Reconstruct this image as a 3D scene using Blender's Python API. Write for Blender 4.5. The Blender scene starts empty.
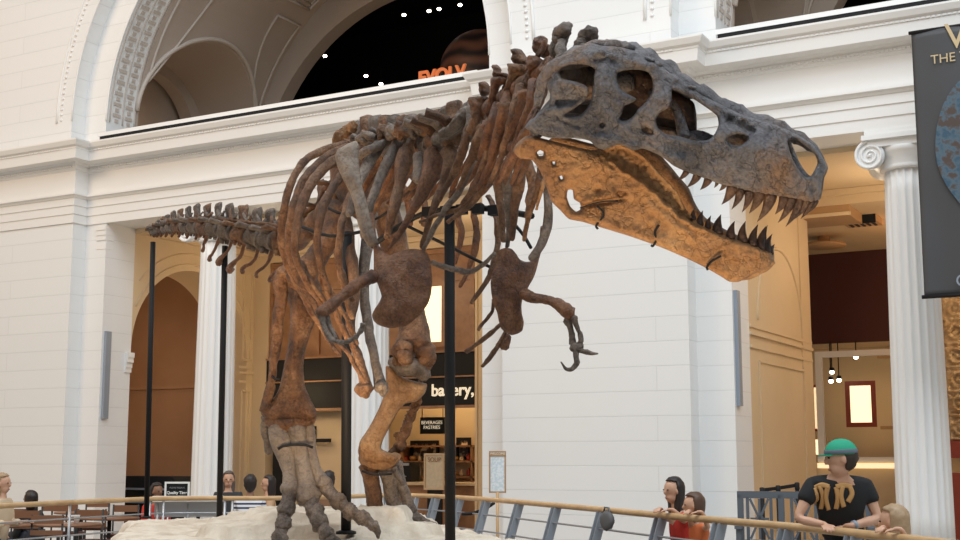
import bpy, bmesh, math, random
from mathutils import Vector, noise, Matrix
from mathutils.geometry import tessellate_polygon
random.seed(7)
C = bpy.context.scene.collection
PI = math.pi
# ---------------------------------------------------------------- camera
F = 1280.0; TH = math.radians(29.1); TI = math.atan(188/1280); CZ = 1.6
RV = Vector((math.cos(TH), math.sin(TH), 0))
HV = Vector((-math.sin(TH), math.cos(TH), 0))
FW = Vector((HV.x*math.cos(TI), HV.y*math.cos(TI), math.sin(TI)))
UP = Vector((-HV.x*math.sin(TI), -HV.y*math.sin(TI), math.cos(TI)))
EYE = Vector((0, 0, CZ))
def ray(px, py): return FW + RV*((px-480)/F) + UP*((270-py)/F)
def P(px, py, d): return EYE + ray(px, py)*d
def hy(px, py, Y):
    r = ray(px, py); return EYE + r*(Y/r.y)
def hz(px, py, z):
    r = ray(px, py); return EYE + r*((z-CZ)/r.z)
cam = bpy.data.cameras.new('camera'); cam.lens = 48; cam.sensor_width = 36; cam.clip_end = 300
co = bpy.data.objects.new('camera', cam); C.objects.link(co)
co.matrix_world = Matrix(((RV.x, UP.x, -FW.x, 0), (RV.y, UP.y, -FW.y, 0), (RV.z, UP.z, -FW.z, CZ), (0, 0, 0, 1)))
bpy.context.scene.camera = co
# ---------------------------------------------------------------- materials
def new_mat(name):
    m = bpy.data.materials.new(name); m.use_nodes = True
    nt = m.node_tree; b = nt.nodes['Principled BSDF']
    return m, nt, b
def mat(name, col, rough=.6, metal=0, noise_scale=None, col2=None, bump=0, bump_scale=40, detail=6, emit=None, estr=0, spec=.5, contrast=(.35,.65), col3=None):
    m, nt, b = new_mat(name)
    b.inputs['Base Color'].default_value = (*col, 1); b.inputs['Roughness'].default_value = rough
    b.inputs['Metallic'].default_value = metal; b.inputs['Specular IOR Level'].default_value = spec
    tc = nt.nodes.new('ShaderNodeTexCoord')
    if noise_scale:
        n = nt.nodes.new('ShaderNodeTexNoise'); n.inputs['Scale'].default_value = noise_scale; n.inputs['Detail'].default_value = detail
        nt.links.new(tc.outputs['Object'], n.inputs['Vector'])
        r = nt.nodes.new('ShaderNodeValToRGB'); r.color_ramp.elements[0].position = contrast[0]; r.color_ramp.elements[1].position = contrast[1]
        r.color_ramp.elements[0].color = (*col, 1); r.color_ramp.elements[1].color = (*(col2 or col), 1)
        if col3:
            e = r.color_ramp.elements.new((contrast[0]+contrast[1])/2); e.color = (*col3, 1)
        nt.links.new(n.outputs['Fac'], r.inputs['Fac']); nt.links.new(r.outputs['Color'], b.inputs['Base Color'])
    if bump:
        n2 = nt.nodes.new('ShaderNodeTexNoise'); n2.inputs['Scale'].default_value = bump_scale; n2.inputs['Detail'].default_value = 8
        nt.links.new(tc.outputs['Object'], n2.inputs['Vector'])
        bp = nt.nodes.new('ShaderNodeBump'); bp.inputs['Strength'].default_value = bump; bp.inputs['Distance'].default_value = .02
        nt.links.new(n2.outputs['Fac'], bp.inputs['Height']); nt.links.new(bp.outputs['Normal'], b.inputs['Normal'])
    if emit:
        b.inputs['Emission Color'].default_value = (*emit, 1); b.inputs['Emission Strength'].default_value = estr
    return m
def stone_courses(name, col, row=.37, width=7.0, line=.97):
    """smooth painted stone with faint courses"""
    m, nt, b = new_mat(name)
    b.inputs['Roughness'].default_value = .55
    tc = nt.nodes.new('ShaderNodeTexCoord'); sx = nt.nodes.new('ShaderNodeSeparateXYZ'); cx = nt.nodes.new('ShaderNodeCombineXYZ')
    nt.links.new(tc.outputs['Object'], sx.inputs[0]); nt.links.new(sx.outputs['X'], cx.inputs['X']); nt.links.new(sx.outputs['Z'], cx.inputs['Y'])
    br = nt.nodes.new('ShaderNodeTexBrick')
    br.inputs['Scale'].default_value = 1; br.inputs['Brick Width'].default_value = width; br.inputs['Row Height'].default_value = row
    br.inputs['Mortar Size'].default_value = .006; br.inputs['Mortar Smooth'].default_value = .3; br.inputs['Bias'].default_value = 0
    c2 = tuple(c*.985 for c in col)
    br.inputs['Color1'].default_value = (*col, 1); br.inputs['Color2'].default_value = (*c2, 1); br.inputs['Mortar'].default_value = (*(c*line*.90 for c in col), 1)
    nt.links.new(cx.outputs[0], br.inputs['Vector'])
    nt.links.new(br.outputs['Color'], b.inputs['Base Color'])
    bp = nt.nodes.new('ShaderNodeBump'); bp.invert = True; bp.inputs['Strength'].default_value = .5; bp.inputs['Distance'].default_value = .01
    nt.links.new(br.outputs['Fac'], bp.inputs['Height']); nt.links.new(bp.outputs['Normal'], b.inputs['Normal'])
    return m
M = {}
WALLC = (.79, .79, .78)
M['wall'] = stone_courses('painted_stone', WALLC)
M['trim'] = mat('painted_trim', (.80, .785, .76), .5)
M['white'] = mat('white_paint', (.83, .83, .82), .45)
M['tan'] = mat('tan_plaster', (.62, .47, .29), .6, noise_scale=.7, col2=(.66, .51, .33))
M['brown_wall'] = mat('brown_plaster', (.36, .22, .13), .7, noise_scale=.6, col2=(.42, .27, .17))
M['vault'] = mat('shaded_vault_plaster', (.44, .36, .30), .6, bump=.15, bump_scale=14)  # darker and tanner than the walls: gallery shade put into the base colour
M['vault_light'] = mat('vault_relief', (.54, .47, .41), .6, bump=.5, bump_scale=30)
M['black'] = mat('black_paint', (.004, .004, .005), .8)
M['blackmetal'] = mat('black_steel', (.010, .009, .010), .62, 0, spec=.3)
M['floor'] = mat('stone_floor', (.42, .38, .33), .35, noise_scale=3, col2=(.50, .46, .40))
M['wood'] = mat('oak_handrail', (.52, .32, .15), .4, noise_scale=6, col2=(.62, .41, .21))
M['panelwood'] = mat('warm_wood_panel', (.26, .13, .065), .45, noise_scale=5, col2=(.34, .18, .09))
M['steel'] = mat('brushed_steel', (.42, .43, .45), .38, .7)
M['steelblue'] = mat('blue_grey_steel', (.30, .34, .40), .5, .3)
M['darkred'] = mat('dark_red_wall', (.055, .008, .005), .6)
M['lit'] = mat('lit_panel', (.9, .8, .6), .5, emit=(1, .78, .48), estr=1.5)
M['litsoft'] = mat('lit_sheet', (.9, .8, .6), .5, emit=(1, .74, .42), estr=1.1)
M['lamp'] = mat('lamp_glow', (1, 1, 1), .5, emit=(1, .9, .75), estr=14)
M['orange'] = mat('orange_letters', (.75, .22, .08), .5, emit=(.9, .24, .08), estr=.6)
M['signwhite'] = mat('sign_white', (.85, .8, .7), .5, emit=(1, .85, .6), estr=.55)
M['plainwhite'] = mat('plain_white', (.85, .84, .8), .6)
M['banner'] = mat('charcoal_banner', (.055, .055, .058), .55)
M['glass'] = None
def glass_mat():
    m, nt, b = new_mat('clear_glass')
    b.inputs['Base Color'].default_value = (.97, .99, 1, 1); b.inputs['Roughness'].default_value = .03
    b.inputs['Transmission Weight'].default_value = 1; b.inputs['IOR'].default_value = 1.05
    return m
M['glass'] = glass_mat()
# ---------------------------------------------------------------- mesh builder
WL = {}
class MB:
    def __init__(s): s.v = []; s.f = []; s.sm = []
    def add(s, vs, fs, smooth=False):
        o = len(s.v); s.v += [Vector(p) for p in vs]
        s.f += [tuple(i+o for i in f) for f in fs]; s.sm += [smooth]*len(fs)
    def box(s, a, b, rz=0, piv=None):
        x0, y0, z0 = a; x1, y1, z1 = b
        vs = [Vector(p) for p in [(x0,y0,z0),(x1,y0,z0),(x1,y1,z0),(x0,y1,z0),(x0,y0,z1),(x1,y0,z1),(x1,y1,z1),(x0,y1,z1)]]
        if rz:
            c = Vector(piv) if piv else Vector(((x0+x1)/2, (y0+y1)/2, 0)); R = Matrix.Rotation(rz, 3, 'Z')
            vs = [R@(p-c)+c for p in vs]
        s.add(vs, [(0,3,2,1),(4,5,6,7),(0,1,5,4),(1,2,6,5),(2,3,7,6),(3,0,4,7)])
    def obox(s, c, ax, ay, az):
        """box by centre and three half-axis vectors"""
        c, ax, ay, az = map(Vector, (c, ax, ay, az)); vs = []
        for sz in (-1, 1):
            for sx, sy in ((-1,-1),(1,-1),(1,1),(-1,1)): vs.append(c+ax*sx+ay*sy+az*sz)
        s.add(vs, [(0,3,2,1),(4,5,6,7),(0,1,5,4),(1,2,6,5),(2,3,7,6),(3,0,4,7)])
    def prism(s, poly, off, smooth=False):
        """poly: 3-D outline, extruded by vector off"""
        n = len(poly); a = [Vector(p) for p in poly]; b = [p+Vector(off) for p in a]
        tri = tessellate_polygon([a])
        fs = [tuple(t) for t in tri] + [tuple(n+i for i in reversed(t)) for t in tri]
        fs += [(i, (i+1) % n, n+(i+1) % n, n+i) for i in range(n)]
        s.add(a+b, fs, smooth)
    def rings(s, rs, cap=True, smooth=True, closed=False):
        n = len(rs[0]); vs = [p for r in rs for p in r]; fs = []
        m = len(rs)
        for i in range(m-1 if not closed else m):
            for j in range(n):
                k = (j+1) % n; i2 = (i+1) % m
                fs.append((i*n+j, i*n+k, i2*n+k, i2*n+j))
        if cap and not closed:
            fs.append(tuple(reversed(range(n)))); fs.append(tuple((m-1)*n+j for j in range(n)))
        s.add(vs, fs, smooth)
    def tube(s, pts, r, n=10, smooth=True, flat=None, closed=False):
        """pts 3-D, r scalar or list; flat=(normal, ratio) squashes the section along normal"""
        pts = [Vector(p) for p in pts]; m = len(pts)
        rr = r if isinstance(r, (list, tuple)) else [r]*m
        rs = []; last = None
        for i, p in enumerate(pts):
            if closed: t = pts[(i+1) % m]-pts[i-1]
            else: t = pts[min(i+1, m-1)]-pts[max(i-1, 0)]
            t.normalize()
            if flat:
                w = Vector(flat[0]); w = (w-t*w.dot(t)).normalized(); u = t.cross(w); q = flat[1]
            else:
                ref = last if last is not None else (Vector((0,0,1)) if abs(t.z) < .9 else Vector((1,0,0)))
                w = (ref-t*ref.dot(t)).normalized(); u = t.cross(w); last = w; q = 1
            rs.append([p+(u*math.cos(a)+w*math.sin(a)*q)*rr[i] for a in [2*PI*j/n for j in range(n)]])
        s.rings(rs, smooth=smooth, closed=closed)
    def lathe(s, prof, c=(0,0,0), n=32, flute=None, smooth=True, axis=None):
        c = Vector(c); rs = []
        for r, z in prof:
            ring = []
            for j in range(n):
                a = 2*PI*j/n; rr = r
                if flute: rr = r*flute(j)
                ring.append(c+Vector((rr*math.cos(a), rr*math.sin(a), z)))
            rs.append(ring)
        s.rings(rs, smooth=smooth)
    def ball(s, c, r, n=10, m=7, smooth=True):
        c = Vector(c); r = Vector(r) if not isinstance(r, (int, float)) else Vector((r, r, r)); rs = []
        for i in range(1, m):
            t = PI*i/m
            rs.append([c+Vector((r.x*math.sin(t)*math.cos(2*PI*j/n), r.y*math.sin(t)*math.sin(2*PI*j/n), -r.z*math.cos(t))) for j in range(n)])
        s.rings(rs, smooth=smooth)
    def build(s, name, m, parent=None, kind=None, auto=None):
        me = bpy.data.meshes.new(name)
        off = WL.get(parent.name, Vector((0,0,0))) if parent else Vector((0,0,0))
        me.from_pydata([p-off for p in s.v], [], s.f); me.validate()
        for i, p in enumerate(me.polygons):
            if i < len(s.sm): p.use_smooth = s.sm[i]
        me.materials.append(m)
        bm = bmesh.new(); bm.from_mesh(me); bmesh.ops.recalc_face_normals(bm, faces=bm.faces); bm.to_mesh(me); bm.free()
        o = bpy.data.objects.new(name, me); C.objects.link(o)
        if parent: o.parent = parent
        WL[o.name] = off.copy()
        if kind: o['kind'] = kind
        return o
def struct(name, mb, m): return mb.build(name, m, kind='structure')
def tag(o, label, cat, group=None):
    o['label'] = label; o['category'] = cat
    if group: o['group'] = group
    return o
def thing(name, loc, label, cat, group=None):
    o = bpy.data.objects.new(name, None); o.empty_display_size = .1; C.objects.link(o); o.location = loc
    WL[o.name] = Vector(loc); return tag(o, label, cat, group)
def textmesh(name, body, size, m, parent, origin, right=Vector((1,0,0)), up=Vector((0,0,1)), extrude=.01, align='CENTER', bold=0):
    cu = bpy.data.curves.new(name, 'FONT'); cu.body = body; cu.size = size; cu.extrude = extrude; cu.align_x = align; cu.align_y = 'CENTER'; cu.offset = bold
    to = bpy.data.objects.new(name, cu); C.objects.link(to)
    bpy.context.view_layer.update()
    me = bpy.data.meshes.new_from_object(to.evaluated_get(bpy.context.evaluated_depsgraph_get()))
    bpy.data.objects.remove(to)
    nrm = right.cross(up)
    off = WL[parent.name] if parent else Vector((0,0,0))
    for v in me.vertices: v.co = Vector(origin)+right*v.co.x+up*v.co.y+nrm*v.co.z-off
    me.materials.clear(); me.materials.append(m)
    o = bpy.data.objects.new(name, me); C.objects.link(o)
    if parent: o.parent = parent
    return o
def sweep(mb, path, prof):
    """profile (out,z) along a plan path; out points to the right-hand (-Y for +X travel) side, mitred"""
    n = len(path); offs = []
    for i in range(n):
        a = Vector(path[max(i-1, 0)]); b = Vector(path[i]); c = Vector(path[min(i+1, n-1)])
        d1 = (b-a).normalized() if i > 0 else (c-b).normalized(); d2 = (c-b).normalized() if i < n-1 else d1
        n1 = Vector((d1.y, -d1.x)); n2 = Vector((d2.y, -d2.x)); m_ = (n1+n2); m_ = m_/(m_.dot(n1))
        offs.append(m_)
    vs = []; k = len(prof)
    for i in range(n):
        for o_, z in prof: vs.append((path[i][0]+offs[i].x*o_, path[i][1]+offs[i].y*o_, z))
    fs = []
    for i in range(n-1):
        for j in range(k-1): fs.append((i*k+j, i*k+j+1, (i+1)*k+j+1, (i+1)*k+j))
    mb.add(vs, fs)
# ---------------------------------------------------------------- building
BX = [(-18.74, -10.17), (-5.92, 2.65)]             # the two bays
BC = [(a+b)/2 for a, b in BX]
PIER = [(-24, -19.3), (-9.61, -6.48), (3.2, 10)]
Y0, Y1, Y2, YB = 18.0, 18.35, 19.15, 23.0; YB2 = 22.45
mb = MB(); mb.box((-34, -14, -.3), (22, 34, 0)); struct('floor', mb, M['floor'])
mb = MB()
for a, b in PIER: mb.box((a, Y0, 0), (b, Y1, 6.25))
mb.box((-24, Y1, 0), (BX[0][0], Y2, 6.25)); mb.box((BX[0][1], Y1, 0), (BX[1][0], Y2, 6.25)); mb.box((BX[1][1], Y1, 0), (10, Y2, 6.25))
mb.box((-24, Y1, 6.25), (10, Y2, 7.93))
for a, b in PIER: mb.box((a, Y0, 6.25), (b, Y1, 7.93))
def archwall(mb, x0, x1, z0, z1, cx, zs, r, y0, y1, n=48):
    pts = [(x0, z0), (cx-r, z0)]+[(cx-r*math.cos(PI*i/n), zs+r*math.sin(PI*i/n)) for i in range(n+1)]+[(cx+r, z0), (x1, z0), (x1, z1), (x0, z1)]
    mb.prism([(x, y0, z) for x, z in pts], (0, y1-y0, 0))
ZT = 16
RA, ZS = 4.42, 8.35
for k, (x0, x1) in enumerate([(-24, -8.045), (-8.045, 10)]):
    archwall(mb, x0, x1, 7.8, ZT, BC[k], ZS, 5.02, Y0, Y1)
    archwall(mb, x0, x1, 7.8, ZT, BC[k], ZS, RA, Y1, Y2)
struct('wall_back', mb, M['wall'])
# quarter-round between pier face and recessed strip is read as a soft step: small bead
mb = MB()
path = [(-24, Y0), (-19.3, Y0), (-19.3, Y1), (-9.61, Y1), (-9.61, Y0), (-6.48, Y0), (-6.48, Y1), (3.2, Y1), (3.2, Y0), (10, Y0)]
prof = [(0, 6.24), (.03, 6.24), (.03, 6.41), (.05, 6.42), (.05, 6.58), (.07, 6.59), (.07, 6.73), (.09, 6.74), (.11, 6.77), (.15, 6.79), (.15, 6.83), (.03, 6.85),
        (.03, 7.30), (.07, 7.33), (.10, 7.40), (.14, 7.42), (.16, 7.45), (.36, 7.46), (.38, 7.64), (.39, 7.65), (.39, 7.68), (.44, 7.71), (.48, 7.79), (.48, 7.82), (0, 7.86)]
sweep(mb, path, prof); struct('trim_1', mb, M['trim'])
# bead rows under the corona top and under the frieze bed mould
mb = MB()
def beads(path, out, z, step, h):
    for i in range(len(path)-1):
        a = Vector(path[i]); b = Vector(path[i+1]); L = (b-a).length; d = (b-a)/L; nn = Vector((d.y, -d.x)); k = max(1, int(L/step))
        if L < .5: continue
        for j in range(k):
            c = a+d*(L*(j+.5)/k)+nn*out
            mb.box((c.x-step*.3, c.y-.02, z-h/2), (c.x+step*.3, c.y+.02, z+h/2))
beads(path, .385, 7.665, .07, .028); beads(path, .10, 7.37, .06, .03)
struct('trim_2', mb, M['trim'])
# archivolt: rolls and bead rows on the upper arches
mb = MB()
def arc(cx, zs, r, y, n=60, a0=0, a1=PI): return [(cx-r*math.cos(a0+(a1-a0)*i/n), y, zs+r*math.sin(a0+(a1-a0)*i/n)) for i in range(n+1)]
for k in range(2):
    for r, w in ((5.44, .03), (5.02, .02)): mb.tube(arc(BC[k], ZS, r, Y0), w, 8)
    mb.tube(arc(BC[k], ZS, RA, Y1), .02, 8)
    for i in range(150):
        a = PI*(i+.5)/150; mb.ball((BC[k]-5.32*math.cos(a), Y0, ZS+5.32*math.sin(a)), .034, 6, 4)
struct('trim_3', mb, M['trim'])
# carved band on the deep soffit of the arches
mb = MB()
for k in range(2):
    for i in range(120):
        a = PI*(i+.5)/120
        for j, (ya, yb) in enumerate(((Y1+.12, Y1+.40), (Y1+.46, Y1+.72))):
            c = Vector((BC[k]-(RA-.012)*math.cos(a), (ya+yb)/2, ZS+(RA-.012)*math.sin(a)))
            t = Vector((math.sin(a), 0, math.cos(a))); nn = Vector((math.cos(a), 0, -math.sin(a)))
            mb.obox(c, t*.035, Vector((0, (yb-ya)/2*(.75 if i % 2 else .35), 0)), nn*.009)
    for y in (Y1+.08, Y1+.43, Y1+.76): mb.tube(arc(BC[k], ZS, RA-.01, y), .018, 6)
struct('trim_4', mb, M['vault_light'])
# balcony coping; the shadow line under it is built as a black strip
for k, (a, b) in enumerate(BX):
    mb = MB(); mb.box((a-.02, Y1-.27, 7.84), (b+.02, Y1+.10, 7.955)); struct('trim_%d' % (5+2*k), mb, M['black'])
    mb = MB(); mb.box((a-.05, Y1-.28, 7.955), (b+.05, Y1+.2, 8.03)); struct('trim_%d' % (6+2*k), mb, M['white'])
# upper gallery: vaulted block, cut by a barrel along Y and a barrel along X
def cutter(parts):
    mb_ = MB()
    for p in parts: p(mb_)
    o = mb_.build('cut', M['vault']); return o
def halfcyl(axis, c0, c1, other, zs, r, zb, n=40):
    def f(mb_):
        pr = [(-r, zb)]+[(-r*math.cos(PI*i/n), zs+r*math.sin(PI*i/n)) for i in range(n+1)]+[(r, zb)]
        if axis == 'Y': mb_.prism([(other+u, c0, z) for u, z in pr], (0, c1-c0, 0))
        else: mb_.prism([(c0, other+u, z) for u, z in pr], (c1-c0, 0, 0))
    return f
YC = (Y2+YB)/2
for k, (a, b) in enumerate(BX):
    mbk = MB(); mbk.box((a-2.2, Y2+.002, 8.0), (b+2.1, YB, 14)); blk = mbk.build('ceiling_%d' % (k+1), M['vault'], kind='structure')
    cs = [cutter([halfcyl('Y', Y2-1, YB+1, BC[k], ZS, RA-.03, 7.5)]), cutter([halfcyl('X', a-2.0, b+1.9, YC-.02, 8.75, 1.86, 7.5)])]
    for c in cs:
        md = blk.modifiers.new('b', 'BOOLEAN'); md.operation = 'DIFFERENCE'; md.object = c; md.solver = 'EXACT'
    dg = bpy.context.evaluated_depsgraph_get(); bpy.context.view_layer.update(); dg = bpy.context.evaluated_depsgraph_get()
    me = bpy.data.meshes.new_from_object(blk.evaluated_get(dg)); blk.modifiers.clear(); blk.data = me
    for c in cs: bpy.data.objects.remove(c)
    # raised coffer frames on the barrel and lunette mouldings
    mb = MB(); R2 = RA-.05
    def bp(th, y, r=R2): return Vector((BC[k]-r*math.cos(th), y, ZS+r*math.sin(th)))
    def frame(t0, t1, y0_, y1_, w=.035):
        mb.tube([bp(t0+(t1-t0)*i/12, y0_) for i in range(13)], w, 6); mb.tube([bp(t0+(t1-t0)*i/12, y1_) for i in range(13)], w, 6)
        mb.tube([bp(t0, y0_), bp(t0, y1_)], w, 6); mb.tube([bp(t1, y0_), bp(t1, y1_)], w, 6)
    for q in range(5):
        t0 = math.radians(52+16*q); t1 = t0+math.radians(12)
        frame(t0, t1, Y2+.25, Y2+1.3); frame(t0, t1, YB-1.3, YB-.25); frame(t0+.02, t1-.02, Y2+1.6, YB-1.6)
        frame(t0+.03, t1-.03, Y2+.33, Y2+1.22, .02); frame(t0+.03, t1-.03, YB-1.22, YB-.33, .02)
    for t0 in (math.radians(14), math.radians(154)):
        t1 = t0+math.radians(12)
    for sgn in (-1, 1):
        pts = []
        for i in range(33):
            u = PI*i/32; yy = YC-.02-1.93*math.cos(u); zz = 8.75+1.93*math.sin(u); dz = zz-ZS
            dx = math.sqrt(max(R2*R2-max(dz, 0)**2, .01)); pts.append((BC[k]+sgn*dx, yy, zz))
        mb.tube(pts, .05, 8)
    # diagonal frames above the springing
    for sgn in (0, 1):
        for (ya, yb, yc_) in ((Y2+.15, Y2+.95, Y2+.15), (YB-.15, YB-.95, YB-.15)):
            tt = [math.radians(v) for v in (14, 46, 30)]
            if sgn: tt = [PI-v for v in tt]
            tri = [bp(tt[0], ya), bp(tt[1], ya), bp(tt[1], yb)]
            mb.tube([bp(tt[0]+(tt[1]-tt[0])*i/8, ya) for i in range(9)]+[bp(tt[1], yb)], .03, 6)
            mb.tube([bp(tt[1]+(tt[0]-tt[1])*i/8, yb+(ya-yb)*(i/8)**2) for i in range(9)], .03, 6)
    struct('trim_%d' % (9+k), mb, M['vault_light'])
# gallery back wall with its arch, dark hall behind, gallery floor
mb = MB()
for k, (x0, x1) in enumerate([(-24, -8.045), (-8.045, 10)]):
    archwall(mb, x0, x1, 8.0, ZT, BC[k], 7.7, 4.25, YB, YB+.4)
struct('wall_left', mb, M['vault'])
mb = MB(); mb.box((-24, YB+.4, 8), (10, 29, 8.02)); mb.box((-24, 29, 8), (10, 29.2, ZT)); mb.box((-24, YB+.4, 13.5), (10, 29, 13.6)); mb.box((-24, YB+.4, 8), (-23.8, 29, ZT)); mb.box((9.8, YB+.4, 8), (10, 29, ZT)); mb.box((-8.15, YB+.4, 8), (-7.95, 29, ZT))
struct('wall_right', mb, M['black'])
mb = MB(); mb.box((-24, Y2, 7.7), (10, YB+.4, 8.0)); mb.box((-24, Y2, 6.28), (10, YB+.4, 6.5)); struct('ceiling_3', mb, M['tan'])
mb = MB(); mb.box((-23.3, Y2, 8), (-22.9, YB, 12)); mb.box((-8.2, Y2, 8), (-7.9, YB, 12)); struct('wall_inner', mb, M['brown_wall'])
# second, narrower arch deep in the side corridor
mb = MB()
archw = [(-1.9, 8.0), (-1.45, 8.0)]+[(-1.45*math.cos(PI*i/30), 8.9+1.45*math.sin(PI*i/30)) for i in range(31)]+[(1.45, 8.0), (1.9, 8.0), (1.9, 11), (-1.9, 11)]
for X in (-20.6, -7.0): mb.prism([(X, YC+u, z) for u, z in archw], (.35, 0, 0))
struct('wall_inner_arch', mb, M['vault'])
mb = MB(); mb.box((-22.88, 19.6, 8.0), (-22.6, 20.3, 9.35)); mb.box((-22.6, 20.5, 8.0), (-22.4, 20.55, 9.2))
# ---- lower corridor
mb = MB()
for X, t, c, r, zs in ((BX[0][0], -1.0, 20.97, 1.82, 3.78), (BX[1][0], -1.0, 20.78, 1.72, 3.72)):
    pts = [(Y2, 0), (c-r, 0)] if c-r > Y2 else [(Y2, 0)]
    a0 = 0 if c-r > Y2 else math.acos(min(1, (c-Y2)/r))
    pts += [(c-r*math.cos(a), zs+r*math.sin(a)) for a in [a0+(PI-a0)*i/40 for i in range(41)]]
    pts += [(c+r, 0), (YB, 0), (YB, 6.3), (Y2, 6.3)]
    if k is not None and X > -10:
        mb.box((X-1.0, Y2, 0), (X, YB2, 6.3))
    else: mb.prism([(X, y, z) for y, z in pts], (t, 0, 0))
mb.box((BX[0][0]-1, YB, 0), (BX[0][0]+.42, YB+.5, 6.3)); mb.box((BX[0][1]-.2, YB, 0), (BX[0][1]+.5, YB+.5, 6.3)); mb.box((BX[1][0]-.9, YB2-.3, 0), (BX[1][0]+.02, YB2+.3, 6.3)); mb.box((BX[1][1], Y2, 0), (BX[1][1]+.3, YB+.5, 6.3))
mb.box((BX[0][0]+.42, YB+.002, 6.02), (BX[0][1]-.2, YB+.5, 6.3)); mb.box((BX[1][0]+.02, YB2, 6.02), (BX[1][1], YB+.6, 6.3)); mb.box((-12.74, YB-.22, 0), (-12.3, YB-.1, 6.27)); mb.box((-12.79, YB-.24, 0), (-12.73, YB-.08, 6.2))
struct('wall_corridor', mb, M['tan'])
mb = MB()
# impost and panel mouldings on the tan side walls
for X in (BX[0][0], BX[1][0]):
    for z, w in ((3.28, .05), (3.48, .07), (3.60, .04)):
        mb.box((X-.01, (22.5 if X < -10 else Y2), z), (X+w*.6, (YB if X < -10 else YB2+.31), z+.05))
    for y0_, y1_, z0_, z1_ in (((22.62, 22.9, .5, 3.1), (22.62, 22.9, 3.8, 5.8)) if X < -10 else ((19.6, 22.2, .5, 3.1),)):
        for yy in (y0_, y1_): mb.box((X-.01, yy-.02, z0_), (X+.025, yy+.02, z1_))
        for zz in (z0_, z1_): mb.box((X-.01, y0_, zz-.02), (X+.025, y1_, zz+.02))
mb.tube([(BX[0][0]+.0, 20.97-1.95*math.cos(a), 3.78+1.95*math.sin(a)) for a in [PI*(i+6)/40 for i in range(35)]], .025, 6)
mb.tube([(BX[0][0]+.0, 20.97-2.18*math.cos(a), 3.78+2.18*math.sin(a)) for a in [PI*(i+9)/40 for i in range(30)]], .02, 6)
# blind arch of the right bay
mb.tube([(BX[1][0]+.0, 20.9-1.3*math.cos(a), 3.75+1.3*math.sin(a)) for a in [PI*i/40 for i in range(41)]], .03, 6)

for (X0, X1), yb in zip(BX, (YB, YB2)): mb.box((X0+.15, Y2+.01, 6.17), (X1, Y2+.15, 6.275)); mb.box((X0+.15, yb-.15, 6.17), (X1, yb, 6.275)); mb.box((X0-.01, Y2+.01, 6.15), (X0+.149, yb, 6.27))
struct('trim_11', mb, M['tan'])
mb = MB(); mb.box((-24, Y2, 0), (-23.8, YB+2, 6.3)); mb.box((-24, YB+.5, 0), (-19.74, YB+.7, 6.3)); mb.box((-23.8, YB+.4, 3.25), (-19.7, YB+.5, 3.35)); mb.box((-23.8, Y2, 3.25), (-23.7, YB, 3.4)); mb.box((-23.8, Y2, 3.5), (-23.72, YB, 3.6)); mb.box((-23.8, Y2, 1.2), (-23.7, YB, 1.32)); struct('wall_side_room', mb, M['brown_wall'])
# capital mould at the jamb of the left side arch
mb = MB()
for zz, w in ((3.30, .03), (3.40, .05), (3.5, .08), (3.60, .10)): mb.box((BX[0][0]-.02, Y2-.16, zz), (BX[0][0]+w, Y2+.01, zz+.10))
for zz, w in ((5.72, .01), (5.90, .02), (6.0, .035), (6.1, .05)): mb.box((BX[0][0]-.25, Y1-w, zz), (BX[0][0]+w*.5, Y1+.2, zz+.10))
struct('trim_12', mb, M['trim'])
# ---- Ionic columns
def make_column(x, label):
    c = Vector((x, 18.78, 0)); t = thing('ionic_column', c, label, 'column', 'fluted white columns')
    fl = lambda j: 1-.075*abs(math.sin(PI*j*20/120))**.6 if True else 1
    m_ = MB(); pr = []
    for i in range(15):
        u = i/14; r = .385-.05*u**1.5; pr.append((r, .42+u*(5.72-.42)))
    m_.lathe(pr, c, 120, flute=fl); m_.build('shaft', M['white'], t)
    m_ = MB(); m_.lathe([(.56, 0), (.56, .12)], c, 40); m_.lathe([(.50, .12), (.54, .17), (.50, .23), (.46, .26), (.47, .33), (.50, .36), (.45, .42), (.41, .44)], c, 40); m_.build('column_base', M['white'], t)
    m_ = MB(); m_.lathe([(.36, 5.68), (.39, 5.71), (.36, 5.74), (.37, 5.76), (.37, 5.86), (.43, 5.93), (.46, 6.0), (.38, 6.02)], c, 40)
    m_.box((x-.47, 18.78-.44, 6.0), (x+.47, 18.78+.44, 6.10)); m_.box((x-.54, 18.78-.50, 6.10), (x+.54, 18.78+.50, 6.17)); m_.box((x-.50, 18.78-.48, 6.17), (x+.50, 18.78+.48, 6.24))
    m_.build('capital', M['white'], t)
    for s in (-1, 1):
        m_ = MB(); cx = x+s*.44; cz = 5.885
        ring = lambda y, r: [(cx+r*math.cos(2*PI*j/28), y, cz+r*math.sin(2*PI*j/28)) for j in range(28)]
        m_.rings([ring(18.36, .16), ring(18.36, .20), ring(18.40, .20), ring(18.6, .15), ring(18.78, .13), ring(18.96, .15), ring(19.16, .20), ring(19.2, .20), ring(19.2, .16)])
        pts = []; rr = []
        for i in range(70):
            u = i/69; a = PI/2-s*u*2.4*2*PI; r = .185*(1-u)+.03; pts.append((cx+r*math.cos(a)*1, 18.35, cz+r*math.sin(a))); rr.append(.019*(1-u)+.008)
        m_.tube(pts, rr, 6); m_.ball((cx, 18.35, cz), .03, 8, 6); m_.build('volute', M['white'], t)
    return t
make_column(BC[0]-1.75, 'fluted white column standing left of the dinosaur, beneath its tail')
make_column(BC[0]+1.75, 'fluted white column between the dinosaur\'s two legs, left of the shop front')
make_column(BC[1]-1.75, 'fluted white column with scroll capital left of the charcoal banner')
make_column(BC[1]+1.75, 'fluted white column hidden behind the charcoal banner')
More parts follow.
